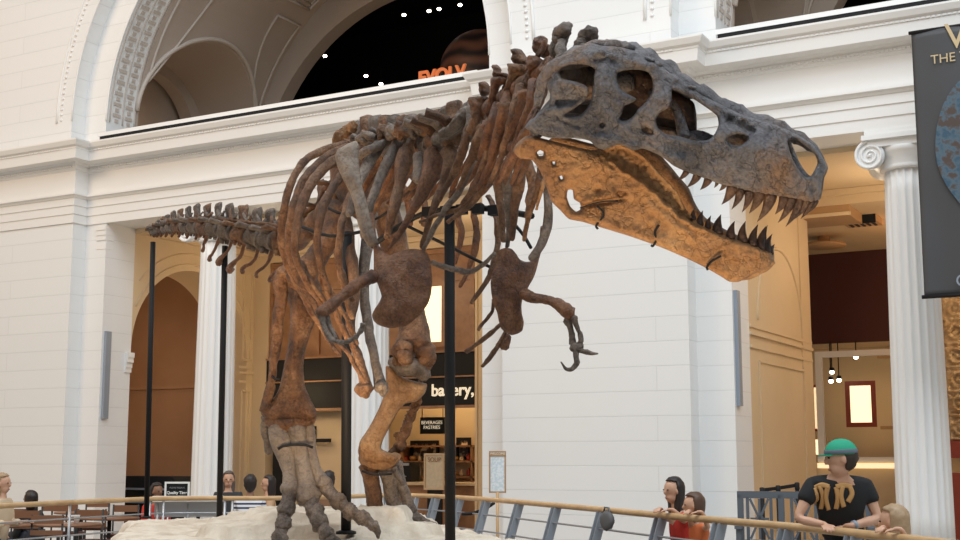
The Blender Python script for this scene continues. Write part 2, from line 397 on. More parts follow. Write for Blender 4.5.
# grey wall panels on the pier strips
def wallpanel(x, label):
    m_ = MB(); m_.box((x, Y1+.06, 2.36), (x+.06, Y1+.20, 4.08)); o = m_.build('wall_speaker', M['steelblue']); tag(o, label, 'speaker', 'slim grey wall speakers')
    return o
wallpanel(-18.74, 'slim grey vertical wall speaker on the left pier')
wallpanel(-5.92, 'slim grey vertical wall speaker on the centre pier below the jaw')
# ---------------------------------------------------------------- shop behind the left bay
mb = MB(); mb.box((-18.32, YB+.1, 3.80), (-10.37, YB+.25, 6.02))
for x in [-18.3+i*1.32 for i in range(7)]: mb.box((x-.06, YB+.04, 3.8), (x+.06, YB+.1, 6.02))
for z in (3.82, 4.9+.45, 5.95): mb.box((-18.32, YB+.03, z-.05), (-10.37, YB+.1, z+.05))
struct('wall_shopfront', mb, M['panelwood'])
sg = thing('shop_sign', (-14.3, YB, 2.65), 'black fascia sign reading bakery in cream letters above the shop counter', 'sign')
mb = MB(); mb.box((-18.32, YB-.02, 2.66), (-10.37, YB+.2, 3.78)); mb.build('sign_board', M['black'], sg)
mb = MB(); mb.box((-18.32, YB-.06, 2.62), (-10.37, YB-.0, 2.68)); mb.box((-18.32, YB-.06, 3.26), (-10.37, YB-.02, 3.29)); mb.box((-18.32, YB-.06, 3.78), (-10.37, YB, 3.82)); mb.build('trim_strip', M['panelwood'], sg)
a = hy(431, 390, YB-.05); b = hy(470, 390, YB-.05)
def xy(px, py, Y): v = hy(px, py, Y); return v.x, v.z
textmesh('lettering', 'bakery,', .35, M['signwhite'], sg, (a.x, YB-.04, a.z-.02), extrude=.01, bold=.006, align='LEFT')
pw = thing('lit_picture', (-14, YB, 4), 'glowing backlit picture in a wooden frame above the shop sign', 'picture')
x0, z0 = xy(417, 345, YB); x1, z1 = xy(445, 285, YB)
mb = MB(); mb.box((x0, YB-.02, 3.98), (x1, YB+.05, 5.22)); mb.build('picture', M['lit'], pw)
mb = MB()
for q in (x0, x1): mb.box((q-.05, YB-.06, 4.01), (q+.05, YB-.021, 5.19))
for q in (3.96, 5.24): mb.box((x0-.05, YB-.06, q-.05), (x1+.05, YB-.021, q+.05))
mb.build('frame', M['panelwood'], pw)
# shop interior
mb = MB(); mb.box((-18.3, 26.0, 0), (-10, 26.1, 3.9)); mb.box((-18.3, YB+.3, 3.7), (-10, 26, 3.85)); mb.box((-18.4, YB+.5, 0), (-18.3, 26, 3.9)); mb.box((-10.2, YB+.5, 0), (-10.1, 26, 3.9))
x1, _ = xy(347, 450, YB+.3); mb.box((-18.3, YB+.25, 0), (x1, YB+.35, 3.0))
struct('wall_shop_interior', mb, M['tan'])
ct = thing('shop_counter', (-14, 24.3, 0), 'dark wooden bakery counter below the menu signs', 'counter')
mb = MB(); mb.box((-15.7, 24.0, 0), (-10.4, 24.6, 1.02)); mb.build('body', M['panelwood'], ct)
mb = MB(); mb.box((-15.8, 23.9, 1.02), (-10.3, 24.7, 1.08)); mb.build('worktop', M['tan'], ct)
ms = thing('menu_sign', (-14, 24.4, 2), 'small black hanging sign reading beverages pastries', 'sign')
x0, z0 = xy(420, 434, 24.4); x1, z1 = xy(444, 417, 24.4)
mb = MB(); mb.box((x0, 24.4, z0), (x1, 24.44, z1)); mb.build('sign_board', M['black'], ms)
textmesh('lettering', 'BEVERAGES\nPASTRIES', (z1-z0)*.29, M['signwhite'], ms, ((x0+x1)/2, 24.39, (z0+z1)/2+.01), extrude=.003)
for q in (x0+.04, x1-.04):
    mb = MB(); mb.tube([(q, 24.42, z1), (q, 24.42, 3.7)], .008, 5); mb.build('hanger', M['blackmetal'], ms)
M['poster'] = mat('photo_poster', (.75, .6, .4), .5, noise_scale=5, col2=(.06, .03, .02), contrast=(.42, .5))
def framed(name, px0, py0, px1, py1, Y, m, fm, label, cat, w=.035):
    (x0, z0), (x1, z1) = xy(px0, py1, Y), xy(px1, py0, Y)
    t = thing(name, ((x0+x1)/2, Y, z0), label, cat)
    m_ = MB(); m_.box((x0, Y, z0), (x1, Y+.02, z1)); m_.build('panel', m, t)
    m_ = MB()
    for q in (x0, x1): m_.box((q-w, Y-.03, z0+w), (q+w, Y-.001, z1-w))
    for q in (z0, z1): m_.box((x0-w, Y-.03, q-w), (x1+w, Y-.001, q+w))
    m_.build('frame', fm, t); return t
framed('framed_poster', 412, 442, 438, 461, 25.9, M['poster'], M['blackmetal'], 'dark framed food poster on the bakery back wall left of the black pole', 'poster')
framed('framed_poster', 458, 439, 470, 458, 25.9, M['poster'], M['blackmetal'], 'dark framed poster on the bakery back wall right of the black pole', 'poster')
M['papertint'] = mat('printed_paper', (.68, .60, .46), .7, noise_scale=14, col2=(.60, .52, .40))
t = framed('notice_board', 425, 454, 444, 489, 23.3, M['papertint'], M['tan'], 'pale printed notice on a stand in front of the bakery counter', 'notice', .015)
(x0, z0), (x1, z1) = xy(425, 489, 23.29), xy(444, 454, 23.29)
textmesh('heading', 'SOUP', .13, M['panelwood'], t, ((x0+x1)/2, 23.28, z1-.12), extrude=.002)
mb = MB(); mb.box((x0+.05, 23.3, 0), (x1-.05, 23.33, z0)); mb.build('stand', M['blackmetal'], t)
# shelves with goods, oven
sh = thing('bakery_shelf', (-15, 25.5, 0), 'wooden bakery shelves against the back wall', 'shelf')
mb = MB()
for z in (.8, 1.15, 1.5, 1.85): mb.box((-16.4, 25.6, z), (-10.6, 25.99, z+.04))
for x in (-16.4, -14.5, -12.6, -10.7): mb.box((x, 25.6, 0), (x+.05, 25.99, 1.89))
mb.build('shelf_frame', M['panelwood'], sh)
rnd = random.Random(3)
M['loaf'] = mat('bread_crust', (.45, .22, .07), .6, noise_scale=9, col2=(.7, .42, .16))
M['jar'] = mat('pale_packet', (.72, .58, .38), .5); M['redpack'] = mat('red_packet', (.5, .06, .03), .5)
spots = [(px, z) for z in (1.54, 1.20) for px in range(392, 470, 7)]
for i, (px, z) in enumerate(spots):
    v = hy(px, 460, 25.78); w = rnd.uniform(.04, .07); h = rnd.uniform(.10, .22)
    m_ = MB()
    if i % 3 == 0: m_.ball((v.x, 25.78, z+.06), (.10, .07, .06), 10, 6); o = m_.build('bread_loaf', M['loaf']); tag(o, 'small brown loaf on the bakery back shelves', 'bread', 'loaves on the bakery shelves')
    else:
        m_.lathe([(w*.9, z), (w, z+.02), (w, z+h*.7), (w*.45, z+h*.85), (w*.45, z+h)], (v.x, 25.78, 0), 12)
        o = m_.build('jar', M['jar'] if i % 3 == 1 else M['redpack']); tag(o, 'small jar on the bakery back shelves', 'jar', 'jars on the bakery shelves')
ov = thing('coffee_machine', (-15.2, 24.3, 1.08), 'black machine on the bakery counter behind the dinosaur ankle', 'machine')
(x0, z0), (x1, z1) = xy(394, 484, 24.2), xy(413, 462, 24.2)
mb = MB(); mb.box((x0, 24.1, 1.08), (x1, 24.5, z1)); mb.build('housing', M['black'], ov)
mb = MB(); mb.tube([(x0+.1, 24.08, 1.2), (x1-.1, 24.08, 1.2)], .012, 6); mb.build('handle', M['steel'], ov)
mb = MB(); mb.box((x0+.03, 24.06, z1-.08), (x1-.03, 24.1, z1-.02)); mb.build('top_strip', M['steel'], ov)
# black bracket lamp at the left shop wall
x0, z0 = xy(312, 437, YB+.2)
wl = thing('wall_bracket', (x0, YB+.2, z0), 'black wall bracket on the cream shop wall behind the right shin', 'bracket')
mb = MB(); mb.box((x0-.1, YB+.1, z0-.08), (x0+.08, YB+.25, z0+.24)); mb.build('box', M['black'], wl)
mb = MB(); mb.box((x0-.1, YB+.1, z0-.12), (x0+.55, YB+.16, z0-.04)); mb.build('arm', M['black'], wl)
x0, z0 = xy(277, 400, YB-.1); mb = MB(); mb.box((x0-.08, YB-.1, 0), (x0+.16, YB+.02, 2.66)); struct('door_1', mb, M['black'])
# black piano-like cabinet left of the column
x0, z0 = xy(122, 478, 20.3); x1, z1 = xy(178, 476, 20.3)
kb = thing('black_kiosk', (x0, 20, 0), 'low black kiosk with sloped end, under the left archway', 'kiosk')
mb = MB(); zt = xy(140, 476, 20.3)[1]
mb.prism([(x0+.1, 20.1, 0), (x1+.35, 20.1, 0), (x1+.35, 20.1, zt-.3), (x1, 20.1, zt), (x0+.1, 20.1, zt)], (0, .6, 0)); mb.build('body', M['black'], kb)
mb = MB(); mb.box((x0+.15, 20.04, zt-.28), (x1+.2, 20.1, zt-.24)); mb.box((x0+.15, 20.04, zt-.55), (x1+.3, 20.1, zt-.52)); mb.build('ledge', M['steelblue'], kb)
# ---------------------------------------------------------------- room behind the right bay
YR = 28.0
mb = MB(); mb.box((-8, YB2+.55, 6.05), (6, YR, 6.2)); struct('ceiling_4', mb, M['tan'])
mb = MB(); mb.box((-8, YR, 4.07), (6, YR+.1, 6.1)); struct('wall_red', mb, M['darkred'])
M['fixture'] = mat('brown_fixture', (.42, .25, .12), .5)
def fix(name, px0, py0, px1, py1, z, label, h=.22):
    pass
def ceilbox(nm, px, py, w, d, h, label, cat, grill=False):
    v = hz(px, py, 6.05-h)
    t = thing(nm, (v.x, v.y, 6.05), label, cat)
    m_ = MB(); m_.box((v.x-w, v.y-d, 6.05-h), (v.x+w, v.y+d, 6.05)); m_.build('casing', M['fixture'], t)
    m_ = MB()
    if grill:
        for i in range(5): m_.box((v.x-w*.7+i*w*.33, v.y-d*.6, 6.05-h-.02), (v.x-w*.7+i*w*.33+w*.14, v.y+d*.6, 6.05-h+.01))
        m_.box((v.x-w, v.y-d-.03, 6.05-h-.05), (v.x+w, v.y-d, 6.05)); m_.build('grille', M['black'], t)
    else:
        m_.box((v.x-w*1.05, v.y-d*1.05, 6.05-h), (v.x+w*1.05, v.y-d, 6.05-h+.06)); m_.build('rim', M['tan'], t)
ceilbox('ceiling_box', 825, 222, .55, .5, .22, 'long tan ceiling duct seen under the right bay', 'duct')
ceilbox('ceiling_vent', 862, 224, .32, .32, .12, 'square ceiling vent with dark grille left of the scroll column', 'vent', True)
v = hz(824, 246, 5.85); t = thing('ceiling_lamp', (v.x, v.y, 6.05), 'round tan ceiling lamp over the red wall', 'lamp')
m_ = MB(); m_.lathe([(.42, 5.83), (.44, 5.86), (.40, 5.9), (.12, 5.92), (.12, 6.05)], (v.x, v.y, 0), 28); m_.build('lamp_shade', M['fixture'], t)
# case and exhibits below
mb = MB(); mb.box((-8, 29.5, 0), (6, 29.6, 4.2)); mb.box((-8, YR+.1, 4.07), (6, 29.5, 4.2)); struct('wall_gallery', mb, M['tan'])
gc = thing('glass_showcase', (-6, 26, 0), 'tall showcase with pale metal frame behind the man in the green cap', 'showcase')
(xa, za) = xy(815, 352, 26); (xb, zb) = xy(900, 352, 26); zs_ = xy(850, 457, 26)[1]
mb = MB(); mb.box((xa, 25.96, zs_), (xa+.13, 26.06, za-.12)); mb.box((xa, 25.96, za-.12), (xb, 26.06, za)); mb.box((xa, 25.9, zs_-.1), (xb, 26.1, zs_)); mb.box((xb, 25.96, zs_), (xb+.1, 26.06, za)); mb.build('frame', M['trim'], gc)
mb = MB(); mb.box((xa-.3, 26.0, 0), (xb, 27.0, zs_-.1)); mb.build('plinth', M['tan'], gc)
mb = MB(); mb.box((xa, 25.85, zs_-.22), (xb, 25.98, zs_-.12)); mb.build('light_strip', M['litsoft'], gc)
mb = MB(); mb.box((xa+.13, 25.99, zs_), (xb, 26.0, za-.12)); mb.build('glass_pane', M['glass'], gc)
M['redframe'] = mat('red_wood_frame', (.25, .04, .02), .4)
t = framed('text_panel', 849, 383, 873, 425, 28.5, M['lit'], M['redframe'], 'bright framed text panel in the gallery left of the scroll column', 'panel', .05)
t = framed('text_panel', 814, 386, 820, 430, 28.5, M['litsoft'], M['redframe'], 'narrow lit text panel at the left edge of the gallery', 'panel', .03)
t = framed('lit_case', 814, 438, 826, 456, 27.2, M['lit'], M['tan'], 'small glowing case left of the green cap', 'showcase', .03)
(x0, z0) = xy(880, 425, 28.6); 
mb = MB(); 
for i, (px, py) in enumerate(((832, 372), (839, 380), (831, 381), (856, 357))):
    v = hy(px, py, 27.5); t = thing('spotlight', (v.x, v.y, v.z), ['small ceiling spotlight, top of the left trio in the gallery', 'small ceiling spotlight, right of the trio in the gallery', 'small ceiling spotlight, lowest left of the trio in the gallery', 'small spotlight at the top edge of the gallery showcase'][i], 'spotlight', 'gallery spotlights')
    m_ = MB(); m_.ball((v.x, v.y, v.z), .05, 10, 7); m_.build('bulb', M['lamp'], t)
    m_ = MB(); m_.lathe([(.06, v.z+.02), (.05, v.z+.09), (.012, v.z+.1), (.012, 4.07)], (v.x, v.y, 0), 10); m_.build('lamp_arm', M['blackmetal'], t)
z1 = xy(860, 409, 28.7)[1]
mb = MB(); mb.box((-6, 28.6, z1-.45), (4, 28.75, z1-.38)); mb.box((-6, 28.6, 3.75), (4, 28.7, 3.85)); struct('trim_13', mb, M['fixture'])
# carved stone relief at the far right
M['relief'] = mat('carved_ochre_stone', (.46, .30, .15), .8, noise_scale=4, col2=(.60, .43, .25), bump=.6, bump_scale=18)
st = thing('carved_relief', (-2, 24, 1.9), 'ochre carved stone relief of figures, below the charcoal banner', 'relief')
(x0, z0), (x1, z1) = xy(930, 441, 23.9), xy(975, 280, 23.9)
mb = MB(); nx, nz = 130, 150; vs = []; H = z1-z0; W = 3.2
def carve(x, z):
    bx, bz = x/.36, z/.42; fx, fz = bx-math.floor(bx), bz-math.floor(bz); h = noise.noise(Vector((math.floor(bx)*3.1, math.floor(bz)*5.7, 2)))
    d = math.hypot(fx-.5, (fz-.55)*1.1)
    s = .09*max(0, 1-abs(d-.30-.08*h)*9)+.07*max(0, 1-d*6)+.06*max(0, 1-abs(fz-.08)*12)+.05*max(0, 1-abs(fx-.05)*14)*(h > -.1)
    return s+.06*abs(noise.noise(Vector((x*9, z*9, 0))))+.05*noise.noise(Vector((x*22, z*22, 4)))
for j in range(nz+1):
    for i in range(nx+1):
        x = W*i/nx; z = H*j/nz; vs.append((x0+x, 23.9-carve(x, z)*1.3, z0+z))
mb.add(vs, [(j*(nx+1)+i, j*(nx+1)+i+1, (j+1)*(nx+1)+i+1, (j+1)*(nx+1)+i) for j in range(nz) for i in range(nx)], True)
mb.box((x0, 23.9, z0), (x0+W, 24.3, z1)); mb.build('carving', M['relief'], st)
mb = MB(); mb.box((x0-.2, 23.4, 0), (x0+W, 24.3, z0-.55)); mb.box((x0-.1, 23.7, z0-.3), (x0+W, 24.3, z0)); mb.build('plinth', M['redframe'], st)
# ---------------------------------------------------------------- banner
bn = thing('hanging_banner', (-1.6, 17.0, 3.6), 'charcoal exhibition banner with a turquoise mosaic form, hanging at the far right', 'banner')
(xa, zt) = xy(911, 33, 17.0); zb = xy(924, 297, 17.0)[1]; W = 1.7
mb = MB(); vs = []; nx, nz = 24, 40
for j in range(nz+1):
    for i in range(nx+1):
        x = W*i/nx; z = (zt-zb)*j/nz
        vs.append((xa+x, 17.0+.018*math.sin(x*5.5+z*.7)+.012*noise.noise(Vector((x*2, z*1.2, 0))), zb+z))
mb.add(vs, [(j*(nx+1)+i, j*(nx+1)+i+1, (j+1)*(nx+1)+i+1, (j+1)*(nx+1)+i) for j in range(nz) for i in range(nx)], True)
cl = mb.build('cloth', M['banner'], bn)
md = cl.modifiers.new('s', 'SOLIDIFY'); md.thickness = .006
for q in (zb, zt):
    mb = MB(); mb.tube([(xa-.03, 17.0, q), (xa+W+.03, 17.0, q)], .025, 8); mb.build('hem_rod', M['blackmetal'], bn)
for q in (xa+.9, xa+W-.2):
    mb = MB(); mb.tube([(q, 17, zt), (q, 17.45, zt+.5)], .008, 5); mb.build('cord', M['blackmetal'], bn)
M['mosaic'] = mat('turquoise_mosaic_print', (.03, .075, .12), .6, noise_scale=9, col2=(.07, .045, .035), contrast=(.36, .6), col3=(.075, .12, .155))
# printed oval mosaic form (plain, generic)
cx, cz = xy(965, 112, 16.97); a2, zz2 = xy(965, 185, 16.97)
mb = MB(); n = 40
cx = xa+.85; R1, R2_ = cx-xy(934.5, 130, 16.97)[0], 1.0
pts = [(cx+R1*math.cos(2*PI*i/n)*(1 if math.sin(2*PI*i/n) > 0 else 1-.38*(-math.sin(2*PI*i/n))**2), 16.955, (cz+zz2)/2+R2_*math.sin(2*PI*i/n)) for i in range(n)]
mb.prism(pts, (0, .01, 0)); mb.build('mosaic_print', M['mosaic'], bn)
M['gold'] = mat('gold_print', (.55, .42, .24), .5)
textmesh('lettering', 'THE W', .17, M['gold'], bn, (xy(944, 58, 16.96)[0]+.1, 16.955, xy(948, 58, 16.96)[1]), extrude=.002)
textmesh('lettering', 'W', .5, M['gold'], bn, (xy(962, 40, 16.96)[0]+.05, 16.955, xy(962, 36, 16.96)[1]), extrude=.002)
textmesh('lettering', 'C', .22, M['steelblue'], bn, (xy(962, 280, 16.96)[0], 16.955, xy(962, 281, 16.96)[1]), extrude=.002)
# ---------------------------------------------------------------- upper exhibition: letters, striped globe, spotlights
ev = thing('exhibition_sign', (-13, 24.6, 8.02), 'orange upright letters on the dark balcony beyond the arch', 'sign')
xa, za = xy(418, 73, 24.6); xb, zb_ = xy(466, 68, 24.6)
H = za-8.02+.03
t_ = textmesh('lettering', 'EVOLV', .42, M['orange'], ev, ((xa+xb)/2, 24.6, za-.15), extrude=.03, bold=.012)
mb = MB(); mb.box((xa-.1, 24.55, 8.02), (xb+.2, 24.8, za-.3)); mb.build('base', M['black'], ev)
M['globe'] = None
def globe_mat():
    m, nt, b = new_mat('striped_globe'); w = nt.nodes.new('ShaderNodeTexWave'); w.inputs['Scale'].default_value = .8; w.inputs['Distortion'].default_value = 5; w.bands_direction = 'Z'
    tc = nt.nodes.new('ShaderNodeTexCoord'); nt.links.new(tc.outputs['Object'], w.inputs['Vector']); r = nt.nodes.new('ShaderNodeValToRGB')
    r.color_ramp.elements[0].color = (.02, .015, .015, 1); r.color_ramp.elements[1].color = (.16, .07, .045, 1); nt.links.new(w.outputs['Fac'], r.inputs['Fac']); nt.links.new(r.outputs['Color'], b.inputs['Base Color'])
    b.inputs['Emission Strength'].default_value = .12; nt.links.new(r.outputs['Color'], b.inputs['Emission Color']); return m
M['globe'] = globe_mat()
gx, gz = xy(482, 72, 26); mb = MB(); mb.ball((gx, 26, gz), 1.02, 40, 24); o = mb.build('illuminated_globe', M['globe']); tag(o, 'dim striped planet globe in the dark hall behind the orange letters', 'globe')
for i, (px, py) in enumerate(((325, 56), (366, 76), (381, 84), (404, 15), (429, 11), (439, 9), (460, 5))):
    v = hy(px, py, 26.5)
    t = thing('track_spotlight', v, 'small glowing track spotlight in the dark upper hall, '+['lowest left', 'lower middle', 'just above the balcony rail', 'upper, leftmost of the top row', 'second of the top row', 'third of the top row', 'rightmost of the top row'][i], 'spotlight', 'track spotlights upstairs')
    m_ = MB(); m_.ball(v, (.055, .05, .035), 10, 6); m_.build('bulb', M['lamp'], t)
    m_ = MB(); m_.lathe([(.075, v.z+.03), (.06, v.z+.13), (.01, v.z+.14), (.01, v.z+.5)], (v.x, v.y, 0), 10); m_.build('housing', M['blackmetal'], t)
# ---------------------------------------------------------------- light
def campl(L, D): return HV*D+RV*L
w = bpy.data.worlds.new('world'); bpy.context.scene.world = w; w.use_nodes = True
bg = w.node_tree.nodes['Background']; bg.inputs['Color'].default_value = (.90, .95, 1.0, 1); bg.inputs['Strength'].default_value = .40
def area(name, loc, to, sx, sy, power, col):
    l = bpy.data.lights.new(name, 'AREA'); l.shape = 'RECTANGLE'; l.size = sx; l.size_y = sy; l.energy = power; l.color = col
    o = bpy.data.objects.new(name, l); C.objects.link(o); o.location = loc; o.rotation_euler = (Vector(to)-Vector(loc)).to_track_quat('-Z', 'Y').to_euler(); return o
def point(name, loc, power, col, r=.25):
    l = bpy.data.lights.new(name, 'POINT'); l.energy = power; l.color = col; l.shadow_soft_size = r
    o = bpy.data.objects.new(name, l); C.objects.link(o); o.location = loc; return o
def spot(name, loc, to, power, col, ang=50, r=.1, blend=.6):
    l = bpy.data.lights.new(name, 'SPOT'); l.energy = power; l.color = col; l.spot_size = math.radians(ang); l.spot_blend = blend; l.shadow_soft_size = r
    o = bpy.data.objects.new(name, l); C.objects.link(o); o.location = loc; o.rotation_euler = (Vector(to)-Vector(loc)).to_track_quat('-Z', 'Y').to_euler(); return o
area('skylight', (-4, 6, 22), (-5, 11, 0), 26, 12, 4000, (.87, .94, 1.0))
area('skylight', (6, 2, 17), (-6, 18, 5), 14, 8, 2000, (.86, .94, 1.0))
area('warm_hall_lamps', (-22, 3, 13), (-17, 18, 5), 8, 6, 1350, (1, .70, .42))
for x in (-17, -14.4, -12): point('corridor_lamp', (x, 21.2, 5.3), 40, (1, .80, .56))
for x in (-4.2, -1.6, 1): point('corridor_lamp', (x, 21.2, 5.2), 50, (1, .80, .56))
point('gallery_lamp', (-14.5, 21, 9.2), 5, (1, .8, .6), .4); point('gallery_lamp', (-1.6, 21, 9.4), 12, (1, .75, .5), .4); point('gallery_lamp', (-20.2, 21, 9.2), 3, (1, .7, .45), .3)
for x in (-15.2, -13.4, -11.6): point('shop_lamp', (x, 24.9, 3.3), 45, (1, .75, .42), .2)
point('shop_lamp', (-17.2, 22.4, 3.0), 22, (1, .75, .42), .2)
point('room_lamp', (-4, 25.0, 5.3), 60, (1, .55, .28), .2); point('room_lamp', (-4.4, 27.3, 3.2), 40, (1, .75, .45), .2); point('room_lamp', (-1.5, 22.6, 4.0), 70, (1, .72, .40), .2)
point('side_room_fill', (-21.5, 21, 3.5), 60, (1, .65, .4), .2)  # unseen fill light added to brighten the brown side room
spot('floor_spot', campl(.35, 4.9)+Vector((0, 0, .35)), P(690, 190, 6.4), 330, (1, .72, .42), 60)
spot('floor_spot', campl(-.9, 5.4)+Vector((0, 0, .35)), P(590, 190, 6.6), 210, (1, .70, .40), 55)
spot('floor_spot', campl(-2.6, 8.4)+Vector((0, 0, 1.1)), P(340, 230, 10.2), 380, (1, .68, .38), 60)
spot('floor_spot', campl(-1.1, 8.5)+Vector((0, 0, 1.15)), P(400, 330, 11.2), 260, (1, .74, .45), 70)
spot('floor_spot', campl(-4.6, 12.5)+Vector((0, 0, .9)), P(230, 230, 12.8), 110, (1, .68, .38), 60)
sc = bpy.context.scene
sc.view_settings.view_transform = 'Standard'; sc.view_settings.look = 'None'; sc.view_settings.gamma = 1; sc.view_settings.use_curve_mapping = False
sc.view_settings.exposure = -0.20
# ================================================================ DINOSAUR SKELETON
def bonemat(name, a, b, c, scale=3.0, bump=.5, fine=.55):
    m, nt, bs = new_mat(name); tc = nt.nodes.new('ShaderNodeTexCoord')
    n = nt.nodes.new('ShaderNodeTexNoise'); n.inputs['Scale'].default_value = scale; n.inputs['Detail'].default_value = 8; n.inputs['Roughness'].default_value = .65
    nt.links.new(tc.outputs['Object'], n.inputs['Vector'])
    r = nt.nodes.new('ShaderNodeValToRGB'); e = r.color_ramp.elements; e[0].position = .33; e[0].color = (*a, 1); e[1].position = .68; e[1].color = (*c, 1); k = e.new(.5); k.color = (*b, 1)
    nt.links.new(n.outputs['Fac'], r.inputs['Fac'])
    n2 = nt.nodes.new('ShaderNodeTexNoise'); n2.inputs['Scale'].default_value = 55; n2.inputs['Detail'].default_value = 6
    nt.links.new(tc.outputs['Object'], n2.inputs['Vector'])
    mx = nt.nodes.new('ShaderNodeMix'); mx.data_type = 'RGBA'; mx.blend_type = 'MULTIPLY'; mx.inputs[0].default_value = fine
    r2 = nt.nodes.new('ShaderNodeValToRGB'); r2.color_ramp.elements[0].position = .35; r2.color_ramp.elements[0].color = (.22, .17, .14, 1); r2.color_ramp.elements[1].position = .55; r2.color_ramp.elements[1].color = (1, 1, 1, 1)
    nt.links.new(n2.outputs['Fac'], r2.inputs['Fac']); nt.links.new(r.outputs['Color'], mx.inputs[6]); nt.links.new(r2.outputs['Color'], mx.inputs[7])
    vo = nt.nodes.new('ShaderNodeTexVoronoi'); vo.feature = 'DISTANCE_TO_EDGE'; vo.inputs['Scale'].default_value = 7; mp = nt.nodes.new('ShaderNodeVectorMath'); mp.operation = 'ADD'
    n5 = nt.nodes.new('ShaderNodeTexNoise'); n5.inputs['Scale'].default_value = 9; n5.inputs['Detail'].default_value = 5; sc5 = nt.nodes.new('ShaderNodeVectorMath'); sc5.operation = 'SCALE'; sc5.inputs['Scale'].default_value = .35
    nt.links.new(tc.outputs['Object'], n5.inputs['Vector']); nt.links.new(n5.outputs['Color'], sc5.inputs[0]); nt.links.new(tc.outputs['Object'], mp.inputs[0]); nt.links.new(sc5.outputs[0], mp.inputs[1]); nt.links.new(mp.outputs[0], vo.inputs['Vector'])
    rc_ = nt.nodes.new('ShaderNodeValToRGB'); rc_.color_ramp.elements[0].position = 0; rc_.color_ramp.elements[0].color = (.18, .12, .09, 1); rc_.color_ramp.elements[1].position = .035; rc_.color_ramp.elements[1].color = (1, 1, 1, 1)
    nt.links.new(vo.outputs['Distance'], rc_.inputs['Fac']); m2_ = nt.nodes.new('ShaderNodeMix'); m2_.data_type = 'RGBA'; m2_.blend_type = 'MULTIPLY'; m2_.inputs[0].default_value = .4
    nt.links.new(mx.outputs[2], m2_.inputs[6]); nt.links.new(rc_.outputs['Color'], m2_.inputs[7]); nt.links.new(m2_.outputs[2], bs.inputs['Base Color'])
    n3 = nt.nodes.new('ShaderNodeTexNoise'); n3.inputs['Scale'].default_value = 26; n3.inputs['Detail'].default_value = 10; n3.inputs['Roughness'].default_value = .7
    nt.links.new(tc.outputs['Object'], n3.inputs['Vector'])
    bp = nt.nodes.new('ShaderNodeBump'); bp.inputs['Strength'].default_value = bump; bp.inputs['Distance'].default_value = .045
    ad = nt.nodes.new('ShaderNodeMath'); ad.operation = 'MULTIPLY_ADD'; cl_ = nt.nodes.new('ShaderNodeMath'); cl_.operation = 'MINIMUM'; cl_.inputs[1].default_value = .05; nt.links.new(vo.outputs['Distance'], cl_.inputs[0])
    nt.links.new(cl_.outputs[0], ad.inputs[0]); ad.inputs[1].default_value = 5; nt.links.new(n3.outputs['Fac'], ad.inputs[2]); nt.links.new(ad.outputs[0], bp.inputs['Height']); nt.links.new(bp.outputs['Normal'], bs.inputs['Normal'])
    bs.inputs['Roughness'].default_value = .40; bs.inputs['Specular IOR Level'].default_value = .5
    return m
B_SK = bonemat('fossil_skull_grey', (.085, .080, .088), (.19, .18, .19), (.26, .155, .09), 2.6, .8, .45)
B_JAW = bonemat('fossil_golden_brown', (.18, .078, .025), (.35, .175, .068), (.47, .27, .12), 3.2, .6, .3)
B_BR = bonemat('fossil_brown', (.050, .020, .009), (.165, .072, .028), (.32, .175, .09), 5, .7)
B_RD = bonemat('fossil_red_brown', (.060, .020, .008), (.18, .068, .024), (.25, .115, .05), 5, .6)
B_GR = bonemat('fossil_grey_brown', (.075, .052, .040), (.17, .128, .10), (.28, .22, .175), 5, .6)
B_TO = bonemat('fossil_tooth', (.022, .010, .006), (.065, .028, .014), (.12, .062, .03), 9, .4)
B_LT = bonemat('fossil_pale', (.15, .11, .085), (.25, .19, .145), (.36, .28, .215), 4, .55, .25)
SK = thing('dinosaur_skeleton', P(300, 530, 11.2), 'mounted brown fossil skeleton of a large meat-eating dinosaur standing on a rock base', 'dinosaur skeleton')
def cr(pts, k=5):
    """Catmull-Rom through tuples"""
    out = []; n = len(pts)
    for i in range(n-1):
        p0 = pts[max(i-1, 0)]; p1 = pts[i]; p2 = pts[i+1]; p3 = pts[min(i+2, n-1)]
        for j in range(k):
            t = j/k; out.append(tuple(.5*((2*b)+(-a+c)*t+(2*a-5*b+4*c-d)*t*t+(-a+3*b-3*c+d)*t**3) for a, b, c, d in zip(p0, p1, p2, p3)))
    out.append(tuple(pts[-1])); return out
def rough(mb, amp, sc=9, seed=0, start=0):
    for i in range(start, len(mb.v)):
        p = mb.v[i]; q = p*sc+Vector((seed*7.3, seed*1.7, 0)); mb.v[i] = p+noise.noise_vector(q)*amp*1.25+noise.noise_vector(q*3.1)*amp*.6+noise.noise_vector(q*7)*amp*.3
SEED = [0]
def limb(mb, pts, n=16, k=8, flat=None, amp=.008):
    """pts: (px,py,depth,r_px)"""
    SEED[0] += 1
    c = cr([tuple(p) for p in pts], k); st = len(mb.v)
    P3 = [P(q[0], q[1], q[2]) for q in c]; R = [max(q[3], .4)*q[2]/F for q in c]
    # rounded ends
    mb.tube([P3[0]+(P3[0]-P3[1]).normalized()*R[0]*.5]+P3+[P3[-1]+(P3[-1]-P3[-2]).normalized()*R[-1]*.5], [R[0]*.5]+R+[R[-1]*.5], n, flat=flat)
    rough(mb, amp, 9, SEED[0], st)
